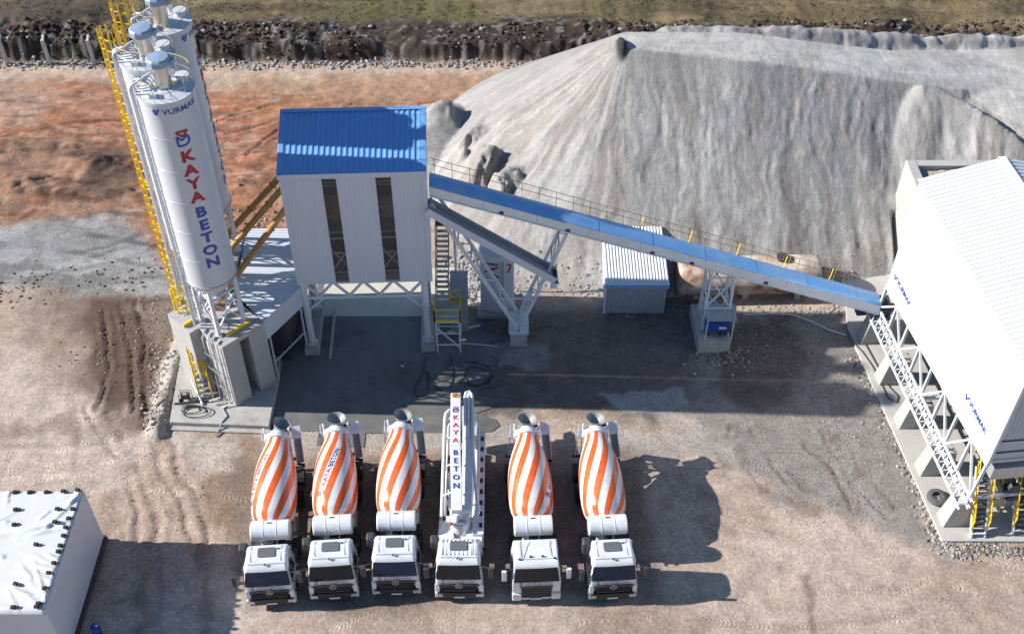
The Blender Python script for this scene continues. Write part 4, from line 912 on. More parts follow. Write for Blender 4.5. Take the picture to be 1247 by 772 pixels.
# ================================================================ white tank with red marks
wt=thing('water_tank','upright white panelled tank with red painted marks, behind the V trestle','tank',(-.95,53.4,0))
mb=MB(); c8=[(-2.0,52.95),(-.55,52.6),(.1,52.75),(.15,54.1),(-.6,54.6),(-2.0,54.5)]; mb.ext([(x,y,.25) for x,y in c8],(0,0,4.6),M['tanks']); mb.build('body',wt,bevel=.05)
mb=MB(); mb.lathe([(1.12,4.86),(1.06,5.1),(.6,5.3),(.1,5.34)],M['tanks'],24,(-.95,53.55,0)); mb.tube((-.3,53.2,5.2),(-.3,53.2,5.5),.12,M['grey'],12); mb.build('lid',wt,smooth=50)
mb=MB(); mb.bar((-.58,52.57,.3),(-.58,52.57,4.8),.1,.04,M['grey'],up=(0,1,0)); mb.box(-2.25,.25,52.4,54.7,.0,.25,M['conc']); mb.build('seam',wt)
fx=lambda u,w:(-1.32+u*.975,52.765-u*.236-.012,3.95+w)
mb=MB(); put_text(mb,'KALEKIM'[0:0] or '',.3,M['red'],fx) if False else None
for s in ([(-.45,.1),(-.1,-.1),(.45,.2)],[(-.5,-.35),(-.1,-.12),(.2,-.45),(.5,-.6)],[(-.15,.1),(-.05,-.25)],[(.15,.12),(.1,-.1)]): grid_poly(mb,s,M['red'],fx,.13)
grid_poly(mb,[(-.55,.42),(.5,.42)],M['blk'],fx,.07); 
for u in (-.45,-.25,-.05,.15,.35): grid_poly(mb,[(u,.3),(u,.52)],M['blk'],fx,.06)
fy=lambda u,w:(-.2+u*.97,52.68+u*.22-.012,3.9+w)
grid_poly(mb,[(-.12,.55),(.12,.45),(.05,.1),(-.1,-.15)],M['red'],fy,.12)
mb.build('painted_marks',wt)
# ================================================================ corrugated shed
sh=thing('corrugated_shed','small corrugated shed with a bright ribbed roof below the conveyor','shed',(7.8,55,0))
x0,x1,y0_,y1_=5.98,9.78,52.9,58.0; mb=MB()
mb.corr((x0,y0_,0),(1,0,0),(0,0,1),x1-x0,2.55,.22,.03,M['grey'],(0,-1,0)); mb.corr((x0,y0_,0),(0,1,0),(0,0,1),y1_-y0_,2.6,.22,.03,M['clad'],(-1,0,0)); mb.corr((x1,y0_,0),(0,1,0),(0,0,1),y1_-y0_,2.6,.22,.03,M['grey'],(1,0,0)); mb.box(x0+.05,x1-.05,y1_-.1,y1_,0,2.6,M['grey']); mb.build('wall',sh)
mb=MB(); mb.corr((x0-.12,y0_-.2,2.62),(1,0,0),(0,1,.05),x1-x0+.24,y1_-y0_+.3,.2,.05,M['white'],(0,0,1)); mb.build('roof',sh)
mb=MB(); mb.box(x0-.13,x1+.13,y0_-.24,y0_-.2,2.38,2.63,M['blue']); mb.bar((x0-.06,y0_-.03,0),(x0-.06,y0_-.03,2.6),.12,.1,M['clad']); mb.build('fascia',sh)
# ================================================================ rusty tank
ft=thing('storage_tank','long rusty cream cylindrical tank lying behind the lower conveyor','tank',(15.5,55.4,0))
mb=MB(); prof=[(.05,0),(.7,.03),(1.15,.12),(1.28,.3)]+[(1.28,.3+k*1.25) for k in range(1,8)]+[(1.15,9.25),(.7,9.36),(.05,9.4)]
mb.lathe(prof,M['rust'],36,(10.6,54.9,1.35),axis=(1,.03,0)); mb.build('shell',ft,smooth=45)
mb=MB()
for x in (12.0,15.2,18.6): mb=MB(); mb.box(x-.2,x+.2,54.2,56.1,0,.55,M['conc']); mb.build('cradle',ft)
mb=MB(); mb.lathe([(.35,1.2),(.35,1.42),(.4,1.42),(.4,1.5),(.1,1.52)],M['dkgrey'],18,(17.4,55.2,1.35)); mb.lathe([(.3,1.2),(.3,1.4),(.05,1.42)],M['rust'],18,(11.8,55.0,1.35)); mb.build('manhole',ft,smooth=40)

# thin pipes down the lit flank of the plinth
mb=MB()
for k in range(4):
    a_=pv(-.12-.05*k,.35+.42*k,BH); mb.path([pv(.25,.5+.45*k,BH+.05),pv(-.05,.4+.42*k,BH+.08),(a_[0],a_[1],BH-.2),(a_[0]-.05,a_[1]-.05,1.0),(a_[0]-.1,a_[1]-.15,.6),(a_[0]-.5-.1*k,a_[1]-.35,.5)],.05,M['galv'] if k%2 else M['steelw'],7)
for z in (1.6,2.8,4.0): p,q=pv(-.2,.3,z),pv(-.3,1.75,z); mb.bar(p,q,.05,.05,M['galv'])
tag(mb.build('pipe_bundle',smooth=50),'bundle of thin grey pipes running down the lit flank of the silo plinth','pipes')
# ================================================================ aggregate bin
F0=Vector((22.7,50.7,0)); N0=Vector((24.25,36.4,0)); LB=(N0-F0).length; av=(N0-F0).normalized(); ev=Vector((-av.y,av.x,0))
def bp(s,t,z): return tuple(F0+av*s+ev*t+Vector((0,0,z)))
BW=8.8; ZW=12.45; ZR=13.55
def zb(s): return 4.55+1.05*s/LB
ab=thing('aggregate_bin','big white clad aggregate bin house with a ribbed white roof, raised on steel trusses','bin house',tuple(F0+av*LB/2+ev*BW/2))
mb=MB()
def slab(p,m=M['clad']): pass
for t,s_ in ((0,-1),(BW,1)):
    mb.add([bp(0,t,zb(0)),bp(LB,t,zb(LB)),bp(LB,t,ZW),bp(0,t,ZW)],[(0,1,2,3)],M['white']); k=int(LB/.33)
    for i in range(k+1):
        s=i*LB/k; mb.bar(bp(s,t+s_*.012,zb(s)),bp(s,t+s_*.012,ZW-.02),.1,.025,M['white'],up=tuple(ev))
    for z in (7.2,9.9): mb.bar(bp(0,t+s_*.016,z),bp(LB,t+s_*.016,z),.03,.04,M['white'])
    mb.build('side_wall',ab); mb=MB()
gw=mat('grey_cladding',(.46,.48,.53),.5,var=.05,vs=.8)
mb=MB()
for s,sg in ((0,-1),(LB,1)):
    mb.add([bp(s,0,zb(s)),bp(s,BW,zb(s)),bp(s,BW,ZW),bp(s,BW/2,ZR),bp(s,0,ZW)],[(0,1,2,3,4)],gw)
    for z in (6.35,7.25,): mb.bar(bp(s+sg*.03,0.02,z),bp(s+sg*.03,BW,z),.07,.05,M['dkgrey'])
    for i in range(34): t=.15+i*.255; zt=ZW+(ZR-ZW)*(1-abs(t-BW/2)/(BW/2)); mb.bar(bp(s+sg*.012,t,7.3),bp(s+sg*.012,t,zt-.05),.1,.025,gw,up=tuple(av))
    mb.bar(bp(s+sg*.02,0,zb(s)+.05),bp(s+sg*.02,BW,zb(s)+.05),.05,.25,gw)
    mb.build('end_wall',ab); mb=MB()
mb=MB()
U=Vector(av)
for sg,t0 in ((1,0),(-1,BW)):
    O=Vector(bp(-.15,t0-sg*.15,ZW+.03-(ZR-ZW)/(BW/2)*.15)); V=(Vector(bp(-.15,BW/2,ZR+.03))-O); mb.corr(O,U,V,LB+.3,V.length,.33,.06,M['roofw'],(0,0,1))
mb.build('roof',ab)
mb=MB(); mb.bar(bp(-.16,BW/2,ZR+.09),bp(LB+.16,BW/2,ZR+.09),.4,.03,M['white']); mb.bar(bp(LB+.05,-.03,zb(LB)),bp(LB+.05,-.03,ZW),.16,.16,M['clad'],up=tuple(av)); mb.bar(bp(LB+.08,-.1,ZW-.02),bp(LB+.08,BW/2,ZR-.02),.06,.3,M['clad']); mb.build('ridge_cap',ab)
mb=MB()
for sc_,zc in ((2.0,5.75),(LB-2.1,6.65)):
    def fn(x,y,sc_=sc_,zc=zc): return bp(sc_+x,-.045,zc+y)
    put_text(mb,'VURMAK',.5,M['navy'],fn,.015,1.05); grid_poly(mb,[(-1.55,.12),(-1.4,-.18),(-1.15,.2)],M['navy'],fn,.09)
mb.build('lettering',ab)
# girder and bracing along the yard side
for t in (-.12,BW+.12):
    mb=MB(); nb=8
    mb.bar(bp(-.3,t,2.05),bp(LB+.3,t,2.05),.16,.16,M['steelw']); mb.bar(bp(-.3,t,2.62),bp(LB+.3,t,2.62),.12,.12,M['steelw']); mb.bar(bp(-.1,t+.1,zb(0)-.12),bp(LB+.1,t+.1,zb(LB)-.12),.18,.2,M['steelw'])
    mb.bar(bp(-.3,t-.55,2.05),bp(LB+.3,t-.55,2.05),.1,.1,M['steelw']); 
    for i in range(26):
        s=i*LB/25; mb.bar(bp(s,t,2.05),bp(s,t-.55,2.05),.06,.06,M['steelw']); mb.bar(bp(s,t,2.62),bp(min(s+LB/25,LB),t-.55,2.05),.05,.05,M['steelw'])
        mb.bar(bp(s,t,2.1),bp(min(s+LB/25,LB),t,2.6),.05,.05,M['steelw'])
    for i in range(nb+1):
        s=i*LB/nb; mb.bar(bp(s,t,2.6),bp(s,t+.1,zb(s)-.1),.15,.15,M['steelw'])
        if i<nb:
            s2=(i+1)*LB/nb
            if i%2==0: mb.bar(bp(s,t,2.7),bp(s2,t+.1,zb(s2)-.2),.11,.11,M['steelw'])
            else: mb.bar(bp(s2,t,2.7),bp(s,t+.1,zb(s)-.2),.11,.11,M['steelw'])
    mb.build('girder',ab)
mb=MB()
for i in range(5):
    s=1.4+i*2.9
    for t in (2.4,6.4):
        mb=MB(); vs=[bp(s-1.3,t-1.8,zb(s)+.1),bp(s+1.3,t-1.8,zb(s)+.1),bp(s+1.3,t+1.8,zb(s)+.1),bp(s-1.3,t+1.8,zb(s)+.1),bp(s-.35,t-.4,2.9),bp(s+.35,t-.4,2.9),bp(s+.35,t+.4,2.9),bp(s-.35,t+.4,2.9)]
        mb.add(vs,[(0,1,5,4),(1,2,6,5),(2,3,7,6),(3,0,4,7),(4,5,6,7)],M['grey']); mb.build('hopper',ab)
mb=MB(); 
for t in (2.4,6.4): mb.bar(bp(-.5,t,2.35),bp(LB+.2,t,2.35),1.0,.12,M['black']); mb.bar(bp(-.5,t-.55,2.2),bp(LB+.2,t-.55,2.2),.06,.25,M['galv']); mb.bar(bp(-.5,t+.55,2.2),bp(LB+.2,t+.55,2.2),.06,.25,M['galv'])
mb.bar(bp(-.6,-1.2,1.9),bp(-.6,BW,1.9),.5,.4,M['dkgrey']); mb.build('weigh_belt',ab)
mb=MB()
for t in (2.0,5.6):
    mb.bar(bp(LB-.3,t-1.5,4.6),bp(LB-.3,t+1.7,4.6),.9,.75,M['galv'],up=tuple(av)); mb.tube(bp(LB-.1,t-1.4,2.5),bp(LB-.1,t+1.6,2.5),.17,M['galv'],14); mb.bar(bp(LB-.2,t-1.2,1.6),bp(LB-.2,t+1.4,1.6),.7,.05,M['galv'],up=tuple(av))
    for k in range(3): mb.bar(bp(LB-.5,t-.8+.7*k,3.6),bp(LB-.2,t-.3+.7*k,2.7),.22,.3,M['dkgrey'])
    mb.lathe([(.05,0),(.3,.05),(.3,.3),(.05,.34)],M['dkgrey'],18,bp(LB-.3,t+.2,3.0),axis=tuple(av))
mb.build('drive_unit',ab)
mb=MB(); mb.bar(bp(.2,2.0,3.4),bp(LB-.5,2.0,3.4),.05,.05,M['steelw'])
for s in (.2,LB/2,LB-.2):
    mb.bar(bp(s,.0,2.3),bp(s,BW,2.3),.15,.2,M['steelw'])
mb.build('cross_beam',ab)
# tapered concrete feet
fl=['tapered concrete footing under the bin, right at the end of the belt conveyor','second tapered concrete footing under the bin, counting from the belt conveyor','middle one of five tapered concrete feet under the bin','fourth tapered concrete footing under the bin, just before the tyre','tapered concrete footing under the bin, beside the yellow railed stair']
for i in range(5):
    s=.2+i*3.45
    for t0,vis in ((-.75,True),(BW-.7,False)):
        if not vis and i<3: continue
        mb=MB(); w=.48
        mb.add([bp(s-w,t0-.22,.1),bp(s+w,t0-.22,.1),bp(s+w,t0+1.75,.1),bp(s-w,t0+1.75,.1),bp(s-w*.8,t0+.1,1.95),bp(s+w*.8,t0+.1,1.95),bp(s+w*.8,t0+1.5,1.95),bp(s-w*.8,t0+1.5,1.95)],[(0,3,2,1),(4,5,6,7),(0,1,5,4),(1,2,6,5),(2,3,7,6),(3,0,4,7)],M['conc'])
        if vis: tag(mb.build('concrete_footing',bevel=.03),fl[i],'footing','feet of the bin house')
# stairs at the end of the bin
def bstair(bx,by,lab):
    t=thing('access_stair',lab,'stair',(bx,by,.16),0,'stairs at the bin end'); A=Vector((bx,by,.2)); B=Vector((bx-.12,by+1.9,3.75)); 
    mb=MB()
    for s in (-.36,.36): mb.bar(A+Vector((s,0,0)),B+Vector((s,0,0)),.07,.26,M['steelw'])
    for s in (-.36,.36): mb.bar(A+Vector((s,-.1,0)),A+Vector((s,.2,0)),.07,.2,M['steelw'])
    mb.bar(A+Vector((-.36,.1,.25)),A+Vector((.36,.1,.25)),.3,.05,M['steelw']); mb.build('stringer',t)
    mb=MB()
    for k in range(1,13): p=A.lerp(B,k/13); mb.box(p.x-.32,p.x+.32,p.y-.1,p.y+.12,p.z-.025,p.z+.025,M['tread'])
    mb.build('treads',t)
    mb=MB()
    for s in (-.42,.42):
        C_=B+Vector((s,.05,1.0)); mb.path([A+Vector((s,.15,.45)),A.lerp(B,.1)+Vector((s,0,.95)),A.lerp(B,.9)+Vector((s,0,1.05)),C_,C_+Vector((-s*.5,.5,.35)),C_+Vector((-s*.5,.9,-.3)),B+Vector((s,.7,0))],.035,M['yellow'],6)
        mb.tube(A.lerp(B,.06)+Vector((s,0,.5)),A.lerp(B,.96)+Vector((s,0,.55)),.03,M['yellow'],6); mb.tube(A.lerp(B,.06)+Vector((s,0,.22)),A.lerp(B,.96)+Vector((s,0,.25)),.025,M['yellow'],6)
        for k in range(8): p=A.lerp(B,.06+k*.125); mb.tube(p+Vector((s,0,0)),p+Vector((s,0,1.02)),.03,M['yellow'],6)
    mb.build('handrail',t)
    mb=MB(); p=Vector((bx+1.05,by+.75,1.5)); mb.path([A.lerp(B,.75)+Vector((.42,0,1.0)),p+Vector((-.25,.6,1.9)),p+Vector((-.05,.3,1.0)),p+Vector((0,0,-.2)),p+Vector((-.25,-.1,-.3)),A.lerp(B,.2)+Vector((.42,.1,.6))],.03,M['yellow'],6); mb.build('loop_rail',t)
    return t
bstair(25.0,35.62,'white stair with yellow rails at the left corner of the bin end'); bstair(27.3,35.8,'white stair with yellow rails at the photo edge, farther from the tyre')
# loading bay walls
cw=mat('lit_concrete',(.42,.405,.385),.85,var=.1,vs=1.0,dirt=(.3,.28,.26),dirtamt=.4,ds=.7)
mb=MB(); mb.box(25.85,26.5,52.6,60.9,-.2,6.25,cw); mb.box(26.503,31.7,60.3,60.9,-.2,6.22,cw); tag(mb.build('retaining_wall',bevel=.04),'L shaped concrete retaining wall between the stone heap and the white bin house','wall')
hx2=np.arange(26.3,33.2,.22); hy2=np.arange(50.5,60.35,.22); A2,B2=np.meshgrid(hx2,hy2); Z2=5.95+.5*(fbm(A2,B2,.8,4,201)-.5)+.3*(fbm(A2,B2,2.2,3,203)-.5); 
C2=np.zeros(A2.shape+(3,)); C2[:]=(.42,.35,.31); q=sst(.5,.65,fbm(A2,B2,.9,4,205))[...,None]; C2=C2*(1-q*.7)+np.array((.3,.26,.24))*q*.7
o=heights_from_grid('rubble_fill',hx2,hy2,Z2,C2,np.zeros(A2.shape),M['soil'],'structure')
# tyre and hose lying on the slab
tp=P(1141,607,.2); t=thing('old_tyre','old grey tyre lying flat on the pale slab by the bin feet','tyre',(tp.x,tp.y,.165))
mb=MB(); mb.lathe([(.30,0),(.50,.02),(.58,.1),(.58,.2),(.50,.28),(.30,.28),(.34,.14),(.30,0)],mat('old_rubber',(.10,.095,.09),.9,var=.2),28,(tp.x,tp.y,.165),caps=False); mb.build('tread',t,smooth=50)
mb=MB(); mb.lathe([(.30,.05),(.24,.1),(.1,.12),(.02,.12)],M['galv'],24,(tp.x,tp.y,.165),caps=False); mb.build('rim',t,smooth=50)
pts=[P(a,b,.2) for a,b in ((1032,402),(1040,418),(1050,428),(1062,445),(1072,465),(1082,485),(1092,490),(1094,482),(1084,472),(1072,452),(1060,430),(1050,412))]
mb=MB(); mb.path(pts,.035,M['hose'],5); tag(mb.build('slab_hose',smooth=60),'thin dark hose looped on the pale slab beside the bin','hose')
pts=[P(a,b,.08) for a,b in ((905,383),(940,382),(965,383),(990,392),(1010,402),(1030,408))]
mb=MB(); mb.path(pts,.05,M['clad'],6); tag(mb.build('water_hose',smooth=60),'pale hose trailing across the yard towards the conveyor foot','hose')
# ================================================================ trucks
M['stick']=mat('sticker',(.55,.36,.14),.6)
def wheel(par,x,y,dual=False,name='wheel'):
    s=1 if x>0 else -1; w=.56 if dual else .34; r=.52
    mb=MB(); mb.lathe([(.3,-w/2),(r-.06,-w/2),(r,-w/2+.06),(r,w/2-.06),(r-.06,w/2),(.3,w/2)],M['black'],24,(x-s*w/2,y,r),axis=(1,0,0)); wh=mb.build(name,par,world=False,smooth=40)
    mb=MB(); mb.lathe([(.02,.03),(.18,.03),(.22,-.05),(.3,-.02),(.31,.03)],M['galv'],20,(x-s*.04,y,r),axis=(s,0,0),caps=False); mb.build('rim',wh,world=False,smooth=40)
def cab(t,style,hatch=True,gl='glassd'):
    m=M['truck']; top=1.06 if style=='a' else 1.1
    sec=[(.10,.95,1.2),(.02,1.3,1.22),(.04,1.98,1.22),(.34,2.86,1.12),(.52,3.02,top),(.85,3.10,top-.01),(1.4,3.12,top-.02),(1.75,3.05,top-.04),(1.86,2.9,top+.02),(1.9,1.9,1.2),(1.9,.95,1.2)]
    if style=='b': sec=[(.06,.75,1.2),(-.02,1.2,1.24),(.0,1.98,1.24),(.26,2.86,1.15),(.36,2.98,1.12),(.6,3.06,1.1),(1.4,3.08,1.1),(1.78,3.05,1.1),(1.86,2.95,1.12),(1.9,1.9,1.24),(1.9,.75,1.24)]
    mb=MB(); vs=[]
    for y,z,w in sec: vs+=[(-w,y,z),(w,y,z)]
    n=len(sec); fs=[(2*i,2*i+1,2*i+3,2*i+2) for i in range(n-1)]+[(2*n-2,2*n-1,1,0)]+[tuple(2*i for i in range(n-1,-1,-1)),tuple(2*i+1 for i in range(n))]
    mb.add(vs,fs,m); c=mb.build('cab',t,world=False,smooth=50,bevel=.15,seg=4)
    y0,z0,y1,z1=(.025,2.02,.315,2.83) if style=='a' else (-.015,2.02,.235,2.83)
    w0,w1=(1.13,1.04) if style=='a' else (1.14,1.06)
    mb=MB(); nx=10; vs=[]
    for k in range(nx+1):
        u=-1+2*k/nx; b=.07*u*u
        for tt,(yy,zz_,ww) in ((0,(y0,z0,w0)),(1,(y1,z1,w1))): vs.append((u*ww,yy-.045+b*.5,zz_))
    mb.add(vs,[(2*k,2*k+2,2*k+3,2*k+1) for k in range(nx)],M[gl])
    vs2=[(a,b+.03,c_) for a,b,c_ in vs]; mb.add(vs2,[(2*k+1,2*k+3,2*k+2,2*k) for k in range(nx)],M['dark']); ws=mb.build('windscreen',t,world=False,smooth=60)
    mb=MB()
    for s in (-.55,.2): mb.bar((s-.3,y0-.075,z0+.05),(s+.35,y0-.035,z0+.14),.03,.02,M['blk'])
    mb.build('wiper',ws,world=False)
    for s in (-1,1):
        mb=MB(); w=1.235 if style=='a' else 1.255
        mb.ext([(s*w,.25,2.05),(s*w,1.2,2.05),(s*(w-.09),1.2,2.75),(s*(w-.09),.45,2.75)],(s*.012,0,0),M['glassd']); mb.build('side_window',t,world=False)
    # front
    if style=='a':
        mb=MB(); mb.ext([(-.95,-.02,1.62),(.95,-.02,1.62),(1.05,-.02,1.5),(.8,-.02,.98),(-.8,-.02,.98),(-1.05,-.02,1.5)],(0,.06,0),M['dkgrey'])
        for z in (1.12,1.26,1.4): mb.bar((-.9,-.035,z),(.9,-.035,z),.03,.04,M['black'])
        gr_=mb.build('grille',t,world=False)
        mb=MB(); mb.path([(.17*math.cos(q*.3142),-.05,1.5+.17*math.sin(q*.3142)) for q in range(21)],.018,M['steel'],6)
        for q in (90,210,330): mb.bar((0,-.05,1.5),(.16*math.cos(R(q)),-.05,1.5+.16*math.sin(R(q))),.03,.03,M['steel'],up=(0,1,0))
        mb.build('badge',gr_,world=False)
        mb=MB(); mb.box(-1.1,1.1,-.08,.45,.42,.92,M['blk'])
        for s in (-1,1): mb.ext([(s*1.105,-.07,.45),(s*1.24,-.02,.45),(s*1.24,-.02,.9),(s*1.105,-.07,.9)],(0,.4,0),m); mb.ext([(s*.98,-.05,1.5),(s*1.22,-.03,1.62),(s*1.24,-.03,.95),(s*1.0,-.05,.95)],(0,.1,0),m)
        mb.build('bumper',t,world=False,bevel=.04)
        hz=.72
    else:
        mb=MB(); mb.ext([(-.82,-.06,1.62),(.82,-.06,1.62),(.7,-.06,.62),(-.7,-.06,.62)],(0,.05,0),M['dkgrey'])
        for z in (.8,1.0,1.2,1.4): mb.bar((-.72,-.07,z),(.72,-.07,z),.03,.05,M['black'])
        mb.build('grille',t,world=False)
        mb=MB(); mb.box(-1.24,-.76,-.09,.4,.42,.98,m); mb.box(.76,1.24,-.09,.4,.42,.98,m); mb.box(-.755,.755,-.05,.4,.42,.62,m); mb.build('bumper',t,world=False,bevel=.06)
        hz=.85
    for s in (-1,1):
        mb=MB(); mb.ext([(s*.82,-.1,hz-.12),(s*1.2,-.1,hz-.1),(s*1.2,-.1,hz+.14),(s*.86,-.1,hz+.1)],(0,.05,0),M['lamp']); mb.build('headlight',t,world=False)
    mb=MB(); mb.box(-.27,.27,-.10,-.085,.48,.6,M['plate']); mb.build('number_plate',t,world=False)
    # name on the strip under the windscreen
    def fn(x,y): return (x,-.035+ (0 if style=='a' else -.03)+.0*y,1.80+y)
    mb=MB(); put_text(mb,'KAYA',.2,M['red'],fn,.02,1.15,shift=(-.28,0)); put_text(mb,'BETON',.2,M['navy'],fn,.02,1.15,shift=(.42,0)); emblem(mb,lambda x,y:fn(x-.78,y),.2,M['red'],M['navy']); mb.build('lettering',t,world=False)
    # roof fittings
    if hatch:
        mb=MB(); r=.09; pts=[]
        for cx_,cy_,a in ((.33,1.45,0),(-.35,1.45,90),(-.35,1.08,180),(.33,1.08,270)):
            for k in range(4): pts.append((cx_+r*math.cos(R(a+k*30)),cy_+r*math.sin(R(a+k*30)),3.11))
        mb.ext(pts,(0,0,.05),mat('hatch_grey',(.12,.13,.14),.5)) if 'hatch' not in M else mb.ext(pts,(0,0,.05),M['hatch']); mb.build('roof_hatch',t,world=False)
    mb=MB()
    for x,y in (((.55,1.45),(-.05,.55)) if style=='a' else ((-.3,.75),(.3,.75),(-.85,.62),(.9,.62))): mb.lathe([(.05,0),(.05,.05),(.02,.07)],M['blk'],10,(x,y,3.09)); mb.bar((x,y,3.13),(x+.09,y+.03,3.15),.04,.03,M['blk'])
    if style=='b': mb.tube((-.72,.6,3.1),(-.74,1.7,3.35),.012,M['blk'],5)
    mb.build('roof_lamp',t,world=False)
    mb=MB()
    for x in (-.78,.72): mb.bar((x,.75,3.118),(x,1.68,3.11),.025,.012,M['grey'])
    mb.bar((-.95,.62,3.085),(.95,.62,3.085),.02,.012,M['grey']); mb.build('roof_seam',t,world=False)
    # mirrors
    for s in (-1,1):
        mm=M['truck'] if style=='b' else M['dkgrey']
        mb=MB(); mb.bar((s*1.15,.3,2.75),(s*1.66,.18,2.72),.05,.05,M['dkgrey']); mb.bar((s*1.15,.3,1.95),(s*1.62,.2,1.98),.04,.04,M['dkgrey']); mb.box(min(s*1.5,s*1.74),max(s*1.5,s*1.74),.12,.26,1.95,2.75,mm); mb.build('mirror',t,world=False,bevel=.03)
    if style=='a':
        mb=MB(); mb.box(-1.46,-1.02,1.5,2.0,1.5,3.08,M['dkgrey']); mb.build('air_intake',t,world=False,bevel=.1,seg=3)
    for s in (-1,1):
        mb=MB(); mb.box(min(s*1.0,s*1.25),max(s*1.0,s*1.25),.5,2.0,.45,.93,M['dkgrey']); mb.build('step',t,world=False,bevel=.04)
        mb=MB(); mb.box(min(s*1.24,s*1.26),max(s*1.24,s*1.26),.28,.42,1.2,1.32,M['amber']); mb.build('side_lamp',t,world=False)
M['hatch']=mat('hatch_grey',(.12,.13,.14),.5)
def chassis(t,L,axles):
    mb=MB()
    for s in (-.42,.42): mb.bar((s,.8,.95),(s,L-.6,.95),.1,.28,M['chass'])
    for y in np.arange(2.4,L-.6,1.1): mb.bar((-.42,y,.95),(.42,y,.95),.12,.2,M['chass'])
    mb.build('chassis',t,world=False)
    for y,dual in axles:
        for s in (-1,1): wheel(t,s*1.22,y,dual)
    for y,dual in axles[1:]:
        for s in (-1,1):
            mb=MB()
            x0,x1=(s*.7,s*1.26) if dual else (s*.88,s*1.26)
            pr=[(y+.62*math.cos(R(q)),.52+.62*math.sin(R(q))) for q in range(10,171,20)]
            for (a,b),(c,d_) in zip(pr[:-1],pr[1:]): mb.add([(x0,a,b),(x1,a,b),(x1,c,d_),(x0,c,d_)],[(0,1,2,3)],M['black'])
            mb.build('mudguard',t,world=False)
    mb=MB(); mb.tube((-.8,2.6,.75),(-.8,3.6,.75),.3,M['galv'],16); mb.build('fuel_tank',t,world=False,smooth=40); mb=MB(); mb.box(.55,1.15,2.55,3.4,.5,1.05,M['dkgrey']); mb.build('battery_box',t,world=False,bevel=.03); mb=MB(); mb.tube((.85,3.9,.8),(.85,4.9,.8),.26,M['galv'],16); mb.build('air_tank',t,world=False,smooth=40)
DR=[(0,.5),(.1,.80),(.4,1.04),(.9,1.16),(1.6,1.20),(2.1,1.195),(2.7,1.17),(3.3,1.10),(3.9,.98),(4.5,.78),(4.95,.63)]
dA=Vector((0,3.4,2.12)); dB=Vector((0,8.5,2.92)); DL=(dB-dA).length; dax=(dB-dA).normalized(); dup=Vector((1,0,0)).cross(dax).normalized()
if dup.z<0: dup=-dup
TW=-1.45
def drad(t): return float(np.interp(t,[a for a,b in DR],[b for a,b in DR]))
def dpt(t,a,r): return dA+dax*t+Vector((1,0,0))*(r*math.sin(a))+dup*(r*math.cos(a))
